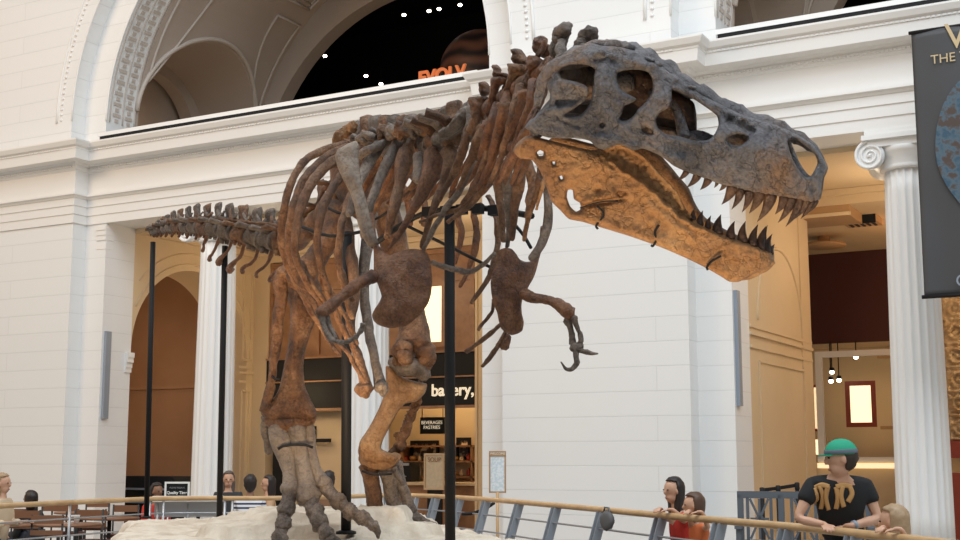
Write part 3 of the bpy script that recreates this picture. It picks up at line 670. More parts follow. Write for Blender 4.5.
def knob(mb, px, py, d, r, sq=(1, 1, 1), amp=.008):
    st = len(mb.v); R = r*d/F; SEED[0] += 1; c = P(px, py, d); mb.ball(c, (R*sq[0], R*sq[1], R*sq[2]), 20, 14)
    for i in range(st, len(mb.v)):
        p = mb.v[i]; q = (p-c)/R; w = Vector((SEED[0]*5.1, 0, 0)); k = noise.noise(q*.9+w)*.42+noise.noise(q*2.1+w)*.2+noise.noise(q*5+w)*.06; mb.v[i] = p+(p-c)*k
def bone(name, pts, m=None, parent=None, flat=None, amp=.008, extra=None, n=16):
    mb = MB(); limb(mb, pts, n=n, flat=flat, amp=amp)
    for e in (extra or []): knob(mb, *e)
    return mb.build(name, m or B_BR, parent or SK)
# ---------------------------------------------------------------- plates: outline in the picture laid on a real curved surface
from mathutils.geometry import delaunay_2d_cdt
def smooth_closed(poly, step=1.6):
    out = []; n = len(poly)
    for i in range(n):
        p0, p1, p2, p3 = poly[i-1], poly[i], poly[(i+1) % n], poly[(i+2) % n]
        L = math.hypot(p2[0]-p1[0], p2[1]-p1[1]); k = max(1, int(L/step))
        for j in range(k):
            t = j/k; q = []
            for a, b, c, d in zip(p0, p1, p2, p3): q.append(.5*((2*b)+(-a+c)*t*.75+(2*a*.75-(5-.5)*b+(4-.25)*c-d*.75+(-.25)*(a-a))*0+0) if False else None)
            # gentle Catmull-Rom (tension .6)
            tt = .6; q = []
            for a, b, c, d in zip(p0, p1, p2, p3):
                m1 = tt*(c-a)/2*1.0; m2 = tt*(d-b)/2*1.0; t2 = t*t; t3 = t2*t
                q.append((2*t3-3*t2+1)*b+(t3-2*t2+t)*m1+(-2*t3+3*t2)*c+(t3-t2)*m2)
            out.append(tuple(q))
    return out
def inside(poly, x, y):
    c = False; n = len(poly); j = n-1
    for i in range(n):
        xi, yi = poly[i]; xj, yj = poly[j]
        if (yi > y) != (yj > y) and x < (xj-xi)*(y-yi)/(yj-yi)+xi: c = not c
        j = i
    return c
import numpy as np
def sheet(outline, holes, grid=2.0, step=1.6):
    """triangulate an outline with holes; returns verts(px,py), dist, tris"""
    O = smooth_closed(outline, step); HS = [smooth_closed(h, step) for h in holes]
    vs = []; es = []
    for loop in [O]+HS:
        b = len(vs); n = len(loop); vs += loop; es += [(b+i, b+(i+1) % n) for i in range(n)]
    nb = len(vs); seg = np.array([[vs[a][0], vs[a][1], vs[b][0], vs[b][1]] for a, b in es])
    def dist(x, y):
        ax, ay, bx, by = seg.T; dx, dy = bx-ax, by-ay; t = np.clip(((x-ax)*dx+(y-ay)*dy)/(dx*dx+dy*dy+1e-9), 0, 1)
        return float(np.sqrt((ax+t*dx-x)**2+(ay+t*dy-y)**2).min())
    inn = lambda x, y: inside(O, x, y) and not any(inside(h, x, y) for h in HS)
    xs = [p[0] for p in O]; ys = [p[1] for p in O]; rnd = random.Random(5); dd = [0.0]*nb
    y = min(ys); row = 0
    while y < max(ys):
        x = min(xs)+(grid/2 if row % 2 else 0)
        while x < max(xs):
            X, Y = x+rnd.uniform(-.2, .2), y+rnd.uniform(-.2, .2)
            if inn(X, Y):
                s = dist(X, Y)
                if s > .9: vs.append((X, Y)); dd.append(s)
            x += grid
        y += grid*.87; row += 1
    r = delaunay_2d_cdt([Vector(v) for v in vs], es, [], 0, 1e-5)
    V, E_, Fc, ov = r[0], r[1], r[2], r[3]
    D = []
    for i, o in enumerate(ov): D.append(dd[o[0]] if o and o[0] < len(dd) else 0.0)
    T = [f for f in Fc if inn(sum(V[i].x for i in f)/3, sum(V[i].y for i in f)/3)]
    return [(v.x, v.y) for v in V], D, T
def plate(mb, sh, place, thick, rw, relief=None, back=1.0):
    """place(px,py,w)->3-D; w in metres out of the surface"""
    V, D, T = sh; used = sorted({i for f in T for i in f}); fr = {}; bk = {}; st = len(mb.v); vs = []
    for i in used:
        s = min(1, D[i]/rw); w = thick*math.sqrt(max(0, s*(2-s)))
        e = relief(V[i][0], V[i][1], D[i]) if relief else 0
        fr[i] = len(vs); vs.append(place(V[i][0], V[i][1], w+(e if D[i] > 0 else 0)))
        if D[i] > 1e-6: bk[i] = len(vs); vs.append(place(V[i][0], V[i][1], -w*back))
        else: bk[i] = fr[i]
    mb.add(vs, [tuple(fr[i] for i in f) for f in T]+[tuple(bk[i] for i in reversed(f)) for f in T], True)
# ---------------------------------------------------------------- skull frame
YAW = math.radians(20); ROLL = math.radians(13.5); PIT = math.radians(9)
FH = HV.copy(); SO = P(675, 140, 6.5)
sdir = (RV*math.cos(YAW)-FH*math.sin(YAW)); N_ = (-FH*math.cos(YAW)-RV*math.sin(YAW))*math.cos(ROLL)-Vector((0, 0, 1))*math.sin(ROLL)
S_ = (sdir*math.cos(PIT)-Vector((0, 0, 1))*math.sin(PIT)).normalized(); S_ = (S_-N_*S_.dot(N_)).normalized(); T_ = N_.cross(S_).normalized()
if T_.z < 0: T_ = -T_
def lerp_tab(tab, x):
    if x <= tab[0][0]: return tab[0][1]
    for (a, va), (b, vb) in zip(tab, tab[1:]):
        if x <= b:
            t = (x-a)/(b-a); t = t*t*(3-2*t); return va+(vb-va)*t
    return tab[-1][1]
TOP = [(545, 78), (552, 58), (572, 48), (590, 43), (617, 46), (637, 52), (660, 65), (690, 87), (729, 108), (753, 118), (777, 125), (797, 134), (812, 144), (822, 155), (828, 168)]
BOT = [(525, 128), (577, 138), (605, 149), (643, 149), (670, 157), (705, 178), (740, 189), (779, 196), (818, 202), (828, 180)]
WT = [(520, .27), (560, .31), (600, .33), (650, .27), (700, .19), (740, .16), (785, .13), (805, .11), (817, .075), (824, .04), (828.5, 0)]
def skW(px, py):
    a = lerp_tab(TOP, px); b = lerp_tab(BOT, px); v = min(1, max(0, (py-a)/max(b-a, 8)))
    lo = .72 if px < 640 else max(.42, .72-.3*(px-640)/60)
    q = min(1, v/.42); q = q*q*(3-2*q); return lerp_tab(WT, px)*(lo+(1-lo)*q)
def on_plane(px, py, n):
    r = ray(px, py); return EYE+r*((n-N_.dot(EYE-SO))/N_.dot(r))
def place_sk(px, py, w): return on_plane(px, py, skW(px, py)+w)
def mirror(p): return p-N_*(2*N_.dot(p-SO))
skull_out = [(525,128),(529,121),(535,117),(548,104),(550,94),(546,85),(545,78),(549,68),(556,60),(568,52),(578,47),(590,43),(603,46),(617,46.5),(637,51.5),(648,58),(660,65),(670,73),(676,75),(690,87),(703,95.8),(716,102),(729,108.6),(741,114),(753,118),(777,125.5),(797,134.5),(812,144),(820,153),(826,163),(828,169),(823,178),(821,190),(818,200),(811,202.5),(796,199.5),(779,196.5),(759,193.5),(739,189),(723,185),(705,178.5),(688,172.5),(674,166),(665,159),(656.7,154),(643,148.5),(633,150.5),(623,145.5),(617,145),(605,149.5),(597,148),(590,141),(577,138),(565,138.5),(548,137.5),(535,133)]
skull_holes = [
 [(560,72),(568,67),(580,65),(588,65.5),(595,69),(594,76),(594,83),(592.5,92),(591,101),(586,109.5),(579,115.5),(565,115),(575,108),(584,101),(588,94),(588.5,88.5),(583,84),(573,81),(562,78)],
 [(618,73),(627,70),(640,70),(649,73),(652.5,82),(652,92),(645,103),(638,109),(635,114),(630,118.5),(625,121),(619.5,119.5),(622,114),(624,106.5),(632,102.5),(636.5,99),(627,93.5),(620,88.5),(617,80)],
 [(672.5,90),(682,93.5),(695,100),(709,109.5),(717,116),(718.5,125),(714.5,134),(708,140),(694,140.5),(680,136.5),(666,134),(658,127.5),(656,119.5),(660,112.6),(668,108),(671.5,100)],
 [(727,139.5),(731,135.5),(738,134),(745,135.5),(748,139),(743,144),(736,145.5),(730,144)],
 [(788,142),(793,139.5),(799,141.5),(807,147),(815,155),(817.5,163),(814,171),(810,177),(805,176.5),(799,170),(794,162),(790,152)],
 [(642.5,129.5),(646,127),(651,130),(652,133),(647,133)], [(600.5,124.5),(602.5,123),(604,125),(602,126.5)]]
rid = lambda x, y, ax, ay, bx, by, w: math.exp(-(((x-ax)*(by-ay)-(y-ay)*(bx-ax))/math.hypot(bx-ax, by-ay)/w)**2)*(1 if -4 < ((x-ax)*(bx-ax)+(y-ay)*(by-ay))/math.hypot(bx-ax, by-ay) < math.hypot(bx-ax, by-ay)+4 else 0)
def relief_sk(x, y, s):
    k = min(1, s/4); e = 0
    e += .022*rid(x, y, 552, 66, 600, 52, 5)+.02*rid(x, y, 600, 52, 650, 66, 4)          # brow ridge
    e -= .028*rid(x, y, 560, 104, 582, 97, 6)*(1 if x < 586 else 0)                       # hollow of the tongue between the openings
    e += .02*rid(x, y, 550, 111, 575, 107, 2.5)+.018*rid(x, y, 562, 80, 586, 88, 2.5)
    e += .016*rid(x, y, 605, 66, 600, 110, 6)                                              # postorbital bar
    e += .02*rid(x, y, 655, 62, 745, 112, 5)                                               # nasal roof
    e -= .03*rid(x, y, 730, 120, 750, 131, 4)+.012*rid(x, y, 780, 145, 790, 135, 3)        # promaxillary slot
    e += .015*rid(x, y, 590, 136, 680, 160, 5)
    e -= .012*rid(x, y, 560, 119, 578, 127, 2)
    e += .02*math.exp(-(((x-640)/12)**2+((y-112)/7)**2)) + .02*math.exp(-(((x-770)/26)**2+((y-160)/18)**2))
    q = Vector((x*.11, y*.11, 3)); e += .012*noise.noise(q)+.007*noise.noise(q*2.7)+.004*noise.noise(q*7)
    return e*k
skull = MB(); sh = sheet(skull_out, skull_holes)
plate(skull, sh, place_sk, .032, 4.5, relief_sk)
shf = sheet(skull_out, [skull_holes[0], skull_holes[2], skull_holes[4]])
plate(skull, shf, lambda a, b, w: mirror(place_sk(a, b, w)), .032, 4.5, relief_sk)
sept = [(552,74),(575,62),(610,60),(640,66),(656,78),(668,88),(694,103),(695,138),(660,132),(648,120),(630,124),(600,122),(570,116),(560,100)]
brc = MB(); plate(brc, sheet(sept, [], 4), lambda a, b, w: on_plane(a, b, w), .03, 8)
# roof bridging both sides, with bosses
rs = []
for i in range(64):
    px = 556+(824-556)*i/63; py = lerp_tab(TOP, px)+3.2; a = place_sk(px, py, .0); b = mirror(a); w = (a-b).length
    bump_ = .03+.008*math.sin(i*1.3)+.01*noise.noise(Vector((px*.12, 0, 0))); top = min(.35*w, bump_+.02); ring = []
    for j in range(9): t = j/8; ring.append(a.lerp(b, t)+T_*top*math.sin(PI*t))
    for j in range(7, 0, -1): t = j/8; ring.append(a.lerp(b, t)-T_*min(.04, .3*w)*math.sin(PI*t))
    rs.append(ring)
st = len(skull.v); skull.rings(rs); rough(skull, .008, 14, 3, st)
# rear wall: occiput, braincase, paroccipital wings, quadrates
def skp(px, py, n): return on_plane(px, py, n)
def skt(mb, pts, k=5, n=12, flat=None, amp=.006):
    c = cr(pts, k); st = len(mb.v); SEED[0] += 1
    mb.tube([skp(q[0], q[1], q[2]) for q in c], [q[3] for q in c], n, flat=flat); rough(mb, amp, 10, SEED[0], st)
skt(skull, [(566, 66, .22, .05), (570, 74, .12, .09), (573, 78, 0, .11), (576, 82, -.12, .09), (580, 88, -.22, .05)])
skt(skull, [(560, 82, 0, .10), (585, 84, 0, .11), (612, 84, 0, .08), (635, 82, 0, .05)])
for s in (1, -1):
    skt(skull, [(588, 60, s*.2, .035), (560, 64, s*.27, .035), (545, 76, s*.3, .032), (540, 92, s*.3, .026), (537, 106, s*.29, .018)], flat=(N_, .5))
    skt(skull, [(575, 84, s*.15, .04), (556, 105, s*.22, .045), (540, 125, s*.24, .045), (533, 131, s*.24, .05)])
    skt(skull, [(560, 118, s*.14, .03), (600, 122, s*.1, .03), (640, 128, s*.07, .028), (680, 136, s*.05, .035), (700, 139, s*.05, .04), (730, 150, s*.04, .03), (790, 178, s*.02, .03)])
    skt(skull, [(650, 92, s*.1, .02), (672, 104, s*.1, .02), (680, 122, s*.1, .03), (684, 138, s*.12, .03)])
# bosses on the brow and the crest behind
for px, py, r in ((609, 45, .055), (622, 47, .05), (596, 44, .05), (648, 58, .03), (655, 62, .026), (690, 87, .022)):
    st = len(skull.v); a = place_sk(px, py+3, -.06 if px < 640 else .0); skull.ball(a, (r*1.5, r, r*.7), 12, 8); rough(skull, .012, 14, px, st)
# tooth-row rim
skull_o = skull.build('skull', B_SK, SK); brc.build('shaded_braincase', B_TO, skull_o)  # midline sheet in dark tooth tone: skull interior shade put into its colour
def tooth(parent, base, tip, wpx, placer, curve=-1, far=False, m=None):
    mb = MB(); b = Vector(placer(base[0], base[1], -.005)); t = Vector(placer(tip[0], tip[1], -.02)); w = wpx*.5*6.3/F
    ax = t-b; side = S_; pts = []; rr = []
    for i in range(9):
        u = i/8; pts.append(b-ax*.12*(1-u)+ax*u+side*(curve*.10*ax.length*math.sin(PI*u)) if False else b+ax*(u*1.1-.1)+S_*(-curve)*ax.length*.09*math.sin(PI*min(1, u))); rr.append(w*max(.03, (1-u**1.7))*(1 if u > .05 else .92))
    if far: pts = [mirror(p) for p in pts]
    mb.tube(pts, rr, 10, flat=(N_, .72)); return mb.build('tooth', m or B_TO, parent)
UT = [((686,172),(677,181),6),((697,175.5),(686.6,187.7),8),((708,179),(700,190),8),((717,182),(714,188),4),((724,185),(719,191),5),((732,187),(721.6,204.6),11),((740,190),(731.5,209.5),9),((749,191.5),(742,212.5),9),((759,193),(749,213.5),11),((770,195),(757,222),12),((784,197),(775,214.5),10),((791,198),(777.7,223),10),((799,199),(785.6,226.8),9.5),((806,200),(794.5,219),8),((811,201),(800.5,219),7),((815,201),(808,213),6)]
for b, t, w in UT: tooth(skull_o, b, t, w*1.12, place_sk)
for b, t, w in UT[11:-1]: tooth(skull_o, b, (t[0], (b[1]+t[1]*2)/3), w*.9, place_sk, far=True)
# ---------------------------------------------------------------- lower jaw
jaw_out = [(513,151),(517,143),(526,136),(533,136),(545,139),(560,143),(578,147.5),(590,150),(600,149),(609,147),(618,143.5),(627,146.5),(636,151),(645,157),(655,168),(664,178),(677,191),(682.5,203),(688,212),(696,221),(705,227),(716,232),(731,238),(745,242),(759,247.5),(769,251.5),(774,254),(773.5,261),(769,267),(757,272.5),(745,279),(738,282),(729,281.5),(720,276),(707,268.5),(688,259),(665,249),(652,244),(629,236),(606,229),(583,222),(569,219),(560,210),(551.7,201.7),(546.7,188),(540,171),(531.7,160),(520,158.5)]
jaw_holes = [[(537,152.5),(540,150),(543.5,152),(543,155.5),(539,156)], [(568,190),(572.5,190),(574,199),(580,203),(580.5,209),(576,211.5),(570,206),(567,197)],
 [(559.5,176),(562,175.5),(563,178.5),(561,179.5)], [(552.5,161.5),(555,161.5),(555,164.5),(553,164.5)], [(617.5,193),(621,191),(625.5,192.5),(621,196.5)]]
JW = [(510, .26), (560, .27), (600, .25), (650, .20), (700, .14), (735, .105), (757, .08), (768, .05), (775, 0)]
def jW(px, py): return lerp_tab(JW, px)
def place_j(px, py, w): return on_plane(px, py, jW(px, py)+w)
LINE = [(520, 139), (600, 155), (610, 161.7), (626.7, 173), (640, 181), (653, 192), (668, 206), (682, 219), (700, 228), (740, 243), (774, 256)]
def relief_j(x, y, s):
    k = min(1, s/4); l = lerp_tab(LINE, x); e = 0
    if 596 < x < 712:
        u = min(1, max(0, (l-y)/3)); e -= .045*u*min(1, (x-596)/10)*min(1, (712-x)/20)
        e += .03*max(0, math.exp(-((y-l-1)/2.2)**2))*.5; e += .02*noise.noise(Vector((x*.25, y*.25, 8)))*u
    e += .018*rid(x, y, 575, 204, 640, 186, 3.5)-.022*rid(x, y, 578, 208, 622, 200, 1.6)+.018*rid(x, y, 575, 215, 660, 240, 6)
    e += .02*math.exp(-(((x-590)/18)**2+((y-165)/10)**2))-.018*math.exp(-(((x-598)/3)**2+((y-190)/3)**2))*1.5
    e -= .02*rid(x, y, 594, 151, 612, 165, 2.5)-.012*rid(x, y, 650, 205, 690, 235, 4)
    q = Vector((x*.12, y*.12, 9)); e += .010*noise.noise(q)+.006*noise.noise(q*3)+.003*noise.noise(q*8)
    if x > 700: e -= .012*max(0, noise.noise(Vector((x*.45, y*.45, 1)))-.15)
    return e*k
jaw = MB(); shj = sheet(jaw_out, jaw_holes)
plate(jaw, shj, place_j, .03, 5, relief_j); plate(jaw, shj, lambda a, b, w: mirror(place_j(a, b, w)), .03, 5, relief_j)
skt(jaw, [(772, 258, 0, .03), (760, 264, 0, .05), (742, 270, 0, .055), (725, 266, 0, .05), (712, 256, 0, .03)])
jaw_o = jaw.build('lower_jaw', B_JAW, SK)
LT = [((693.5,219),(694.5,208),6),((700,225),(703,210.5),8),((708,228),(711,215.5),6.5),((718,233),(721,214.5),11),((731,237.5),(734.7,221),9.5),((743,241),(745.6,221),10),((753,245),(758,224.4),10),((761,248),(766,226),9),((767,251),(772.4,233.7),7.5),((771,253),(774.7,244),6)]
for b, t, w in LT: tooth(jaw_o, b, t, w*1.1, place_j, curve=1)
for b, t, w in LT[7:-1]: tooth(jaw_o, b, t, w*.9, place_j, curve=1, far=True)
# wire loops round the jaw
for pts in ([(597,206),(603,212),(603,217),(599,222),(596,226),(598,229)], [(659,225),(655,232),(656,240),(653,246),(651,245)], [(721,256),(712,261),(707,267),(708,270)]):
    mb = MB(); mb.tube([place_j(q[0], q[1], .045) for q in cr(pts, 5)], .006, 6); mb.build('mounting_wire', M['blackmetal'], SK)
mb = MB(); mb.tube([place_j(q[0], q[1], .045) for q in cr([(580,208),(600,202),(618,201)], 4)], .004, 6); mb.build('mounting_wire', M['blackmetal'], SK)
# ---------------------------------------------------------------- vertebrae
def vertebra(name, c, t, u, crad, cl, sh_, sw, tp, m, tpup=.2, lean=-.2, knobtop=0, parent=None, ratio=.38):
    mb = MB(); t = t.normalized(); l = t.cross(u).normalized(); u = l.cross(t).normalized(); SEED[0] += 1; uo = u
    rs = []
    for z, r in ((-.5, .7), (-.47, 1), (-.3, .93), (0, .78), (.3, .93), (.47, 1), (.5, .7)):
        rs.append([c+t*cl*z+(l*math.cos(a)+u*math.sin(a))*crad*r for a in [2*PI*j/14 for j in range(14)]])
    mb.rings(rs)
    # neural arch and spine
    b = c+u*crad*.7; u = (Vector((0, 0, 1))*.85+uo*.15).normalized()
    mb.tube([b, b+u*crad*.7+t*lean*.1, b+u*(crad*.6+sh_*.35)+t*lean*sh_*.4, b+u*(crad*.5+sh_*.75)+t*lean*sh_*.8, b+u*(crad*.5+sh_)+t*lean*sh_], [sw*.62, sw*.50, sw*.40, sw*.52, sw*.50], 12, flat=(l, ratio))
    if knobtop: mb.ball(b+u*(crad*.5+sh_)+t*lean*sh_, (knobtop, knobtop, knobtop*.8), 12, 8)
    for s in (-1, 1):
        if tp > 0: mb.tube([b+l*s*crad*.2, b+l*s*tp*.5+u*tp*tpup*.6, b+l*s*tp+u*tp*tpup-t*tp*.15], [sw*.42, sw*.32, sw*.36], 8, flat=(u, .5))
        for q in (-1, 1): mb.tube([b+u*crad*.35+l*s*crad*.3, b+u*crad*.55+l*s*crad*.55+t*q*cl*.62], [crad*.26, crad*.2], 8)
    if name == 'tail_vertebra':
        for s in (-1, 1):
            for q in (-1, 1): mb.tube([b+l*s*crad*.3+t*q*cl*.2, b+l*s*crad*.6+u*crad*.7+t*q*cl*.75, b+l*s*crad*.55+u*crad*1.25+t*q*cl*.95], [crad*.26, crad*.2, crad*.12], 8)
            mb.tube([c-u*crad*.8+l*s*crad*.3-t*cl*.45, c-u*crad*1.25+l*s*crad*.25-t*cl*.5], [crad*.28, crad*.18], 8)
    rough(mb, crad*.13, 1.1/crad, SEED[0]); return mb.build(name, m, parent or SK)
Z = Vector((0, 0, 1))
# tail
tail = [(285,241,12.2,.115,.20),(271,240,12.3,.112,.20),(257,237.5,12.42,.108,.20),(243,234,12.55,.104,.20),(230,231.5,12.7,.10,.19),(218,229,12.9,.094,.18),(207,228,13.1,.088,.17),(197,227,13.35,.08,.165),(188,227,13.6,.072,.15),(180,227,13.85,.066,.135),(173,227.5,14.1,.06,.12),(167,228.5,14.35,.054,.10),(162,229.5,14.6,.048,.085),(158,230.5,14.8,.044,.07),(155,231.5,15.0,.04,.05),(152.5,232,15.2,.034,.03)]
tc_ = [P(a, b, d) for a, b, d, _, _ in tail]
for i, (px, py, d, r, s) in enumerate(tail):
    t = (tc_[max(i-1, 0)]-tc_[min(i+1, len(tail)-1)]); L = t.length/(2 if 0 < i < len(tail)-1 else 1)
    vertebra('tail_vertebra', tc_[i], t, Z, r, L*.86, s*.78, min(.14, L*.8), r*2.3, B_GR if i % 3 else B_BR, tpup=.05, lean=-.25)
for i, tip in zip(range(7), [(270,282,5),(256,277,5),(243,273,6),(230,271,9),(219,264,8),(210,261,5),(203,252,4)]):
    px, py, d, r, s = tail[i]; y0_ = py+r/d*F*.8
    bone('chevron', [(px+2, y0_, d, 3.6), (px-3, (y0_+tip[1])/2, d, 2.6), (tip[0]+1, tip[1]-5, d, tip[2]*.55), (tip[0], tip[1]-1, d, tip[2]*.75)], B_RD, flat=(RV, .6))
for i in range(7, 15):
    px, py, d, r, s = tail[i]; y0_ = py+r/d*F*.7
    bone('chevron', [(px+1, y0_, d, 1.8), (px-1.5, y0_+7-(i-7)*.6, d, 1.3)], B_RD, amp=.003, n=8)
bone('ossified_tendon', [(218,219,12.75,1.2),(240,221,12.45,1.5),(262,223.5,12.2,1.6),(284,226,12.0,1.6)], B_BR)
# sacrum and back
back = [(304,234,11.95,.11,.20),(322,217,11.6,.115,.22),(338,196,11.25,.12,.26),(350,178,10.95,.12,.3)]
dors = [(359,166,10.7),(367,161,10.5),(376,157,10.32),(385,154,10.14),(394,151.5,9.98),(403,149.5,9.82),(412,148,9.66),(421,146.5,9.5),(430,144.5,9.34),(438.5,142,9.18),(446.5,139,9.03),(454,135,8.88)]
bc = [P(a, b, d) for a, b, d, *_ in back+dors]
for i, q in enumerate(back+dors):
    t = bc[min(i+1, len(bc)-1)]-bc[max(i-1, 0)]; L = t.length/2 if 0 < i < len(bc)-1 else t.length
    if i < 4: vertebra('sacral_vertebra', bc[i], t, Z, q[3], L*.8, q[4], .13, .22, B_BR, tpup=.2)
    else:
        ytop = 113+max(0, (q[0]-420)*.12) if q[0] > 364 else 118
        hgt = (q[1]-ytop)*q[2]/F-.08-.05; vertebra('back_vertebra', bc[i], t, Z, .085, L*.85, max(.12, hgt), .17, .20, B_BR if i % 2 else B_GR, tpup=.45, lean=-.12, ratio=.62)
# orange sacral block and lumps of the transverse processes
bone('sacral_spine', [(336,141,10.6,4),(341,136,10.6,6),(349,130,10.6,6.5),(356,129,10.6,6)], B_JAW, flat=(FW, .6), amp=.03)
for i, (px, py, w, h) in enumerate([(366,136,9,5),(383,131,5,7),(392,132,6,7),(402,131,7,7),(417,131,11,6),(432,130,9,5),(444,133,9,5)]):
    bone('rib_head', [(px-w, py+3, 9.75-.09*i, 3), (px, py-1, 9.7-.09*i, h*.9), (px+w, py+2, 9.65-.09*i, 3.5)], B_BR if i % 2 else B_GR, extra=[(px-w*.3, py+4, 9.7-.09*i, h*.7)])
# neck
NP = {
 0: [([(0,500),(50,470),(90,410),(120,385),(135,410),(125,450),(90,490),(40,525),(0,530)], 0)],
 1: [([(130,350),(165,345),(215,345),(205,380),(190,430),(170,490),(150,520),(118,510),(140,440),(135,390)], 1), ([(180,290),(200,275),(220,290),(222,330),(200,342),(180,335)], 0)],
 2: [([(230,265),(260,255),(300,262),(290,285),(265,300),(255,350),(235,400),(210,440),(195,445),(215,390),(228,330)], 1), ([(240,262),(242,235),(235,210),(255,200),(272,215),(272,235),(302,240),(306,260),(270,266)], 0), ([(195,455),(225,440),(265,445),(270,480),(240,500),(235,540),(215,545),(200,500)], 2)],
 3: [([(305,200),(330,195),(395,205),(390,240),(360,250),(330,290),(300,340),(285,365),(300,300),(315,260),(308,230)], 1), ([(325,190),(333,165),(328,145),(345,128),(368,135),(385,160),(408,182),(395,204),(350,200)], 0), ([(250,380),(290,365),(330,370),(325,410),(300,430),(280,480),(265,540),(245,540),(268,470),(270,420)], 2)],
 4: [([(400,165),(430,160),(470,185),(460,220),(430,240),(410,300),(395,310),(405,250),(398,210)], 1), ([(420,95),(440,78),(462,70),(485,85),(484,106),(530,125),(536,145),(500,178),(460,170),(418,140)], 0), ([(355,330),(380,310),(415,320),(420,345),(390,370),(365,430),(330,500),(305,545),(320,480),(350,400),(360,370)], 2)],
 5: [([(440,270),(470,250),(485,280),(445,330),(420,390),(400,440),(388,425),(418,350),(430,300)], 1), ([(470,180),(520,160),(540,190),(500,240),(470,250),(462,215)], 0)]}
def flatplace(d0, n_, curve=None):
    def f(ref):
        c = P(ref[0], ref[1], d0); nn = Vector(n_).normalized()
        def g(px, py, w): r = ray(px, py); q = EYE+r*(nn.dot(c-EYE)/nn.dot(r)); return q+nn*(w+(curve(px, py) if curve else 0))
        return g
    return f
neck = [(463,128,8.7,478,100),(474,118,8.4,487,84),(487,108,8.1,498,69),(501,98,7.85,519,53),(516,88,7.6,527,60),(530,78,7.4,543,39),(545,68,7.25,556,47),(560,60,7.1,562,31),(574,58,6.98,585,35)]
nc = [P(a, b, d) for a, b, d, *_ in neck]
for i, (px, py, d, kx, ky) in enumerate(neck):
    t = nc[min(i+1, len(nc)-1)]-nc[max(i-1, 0)]; L = t.length/2 if 0 < i < len(nc)-1 else t.length
    mb = MB(); tt = t.normalized()
    k = 1.0 if i < 7 else 1.15
    # centrum
    rs = []; l = tt.cross(Z).normalized(); u = l.cross(tt)
    for z, r in ((-.5, .7), (-.45, 1), (0, .8), (.45, 1), (.5, .7)): rs.append([nc[i]+FW*.16+tt*L*z*.8+(l*math.cos(a)+u*math.sin(a))*.06*r for a in [2*PI*j/14 for j in range(14)]])
    mb.rings(rs)
    limb(mb, [(px+2, py, d+.16, 5), ((px+kx)/2+1, (py+ky)/2, d+.10, 3.5), (kx+1, ky+7, d+.02, 3.5*k), (kx+1, ky+2, d+.02, 3.2*k)], flat=(l, .7), amp=.010)
    for kk, col_ in NP.get(i, []):
        pl = [(440+a/4.5, 20+b/4.5) for a, b in kk]; cx_ = sum(a for a, b in pl)/len(pl); cy_ = sum(b for a, b in pl)/len(pl); SEED[0] += 1; sd = SEED[0]
        plate(mb, sheet(pl, [], 2.2, 1.4), flatplace(d-.13 if col_ == 1 else d-.17 if col_ == 2 else d-.08, -FH*.85-RV*(.35+.12*(sd % 3)))((cx_, cy_)), .06, 6.5, lambda x, y, s_: (.03*noise.noise(Vector((x*.16, y*.16, sd)))+.012*noise.noise(Vector((x*.5, y*.5, sd))))*min(1, s_/3))
    if i >= 6:
        limb(mb, [(kx-2, ky+10, d-.1, 4), (kx-1, (py+ky)/2+6, d-.16, 6), (px-2, py+4, d-.18, 5)], flat=(FW, .7), amp=.014); knob(mb, px+4, py-4, d-.15, 5)
    if i in (7, 8):
        limb(mb, [(kx, ky+2, d, 8), (kx-3, ky+12, d, 8), (kx-8, ky+22, d, 7)], amp=.014)
        knob(mb, kx+(0 if i == 7 else 4), ky, d-.04, 9, (1.1, 1, .85), .016); knob(mb, kx-4, ky+8, d-.04, 6.5); knob(mb, kx+4, ky-4, d-.04, 6)
    mb.build('neck_vertebra', (B_GR if i in (0, 7, 8) else B_BR if i % 2 else B_RD), SK)
# blue-grey saddle process joining neck and back
bone('neural_spine', [(432,139,8.9,4),(446,136,8.8,5),(458,126,8.7,7),(466,111,8.65,6),(468,104,8.65,4)], B_GR, flat=(FW, .5))
bone('neural_spine', [(474,100,8.5,6),(475,112,8.45,9),(472,126,8.4,7),(469,138,8.4,8)], B_GR, flat=(FW, .6))
# cervical ribs: long splints sweeping down and back
for pts, m in [
 ([(497,103,7.9,4),(492,120,7.85,5),(486,138,7.9,5),(480,160,8.1,3),(470,180,8.3,2)], B_RD),
 ([(508,92,7.7,4),(503,112,7.65,6),(497,135,7.7,5),(490,160,7.9,3),(478,190,8.1,1.8)], B_RD),
 ([(521,86,7.5,5),(516,105,7.45,6),(509,130,7.5,4.5),(500,160,7.7,3),(488,188,7.9,2)], B_BR),
 ([(533,80,7.3,5),(531,100,7.25,5.5),(524,122,7.3,5),(514,150,7.4,3.5),(500,182,7.7,2)], B_RD),
 ([(539,92,7.15,4),(537,108,7.1,4),(528,128,7.1,5),(520,142,7.2,4),(508,165,7.4,2.2)], B_RD),
 ([(546,85,7.1,3),(541,104,7.05,3),(533,122,7.05,4),(522,138,7.1,4)], B_BR),
 ([(482,128,8.2,7),(478,142,8.2,6),(471,160,8.3,4),(458,190,8.5,2)], B_BR),
 ([(470,128,8.4,6),(463,150,8.4,5),(455,170,8.5,4),(440,200,8.7,2)], B_BR),
 ([(490,140,8.0,5),(487,158,8.0,5),(478,180,8.1,4),(462,204,8.4,2)], B_BR),
 ([(512,146,7.5,6),(516,152,7.5,6),(510,160,7.6,5),(503,172,7.7,4)], B_RD)]:
    bone('neck_rib', pts, m, flat=(FW, .7))
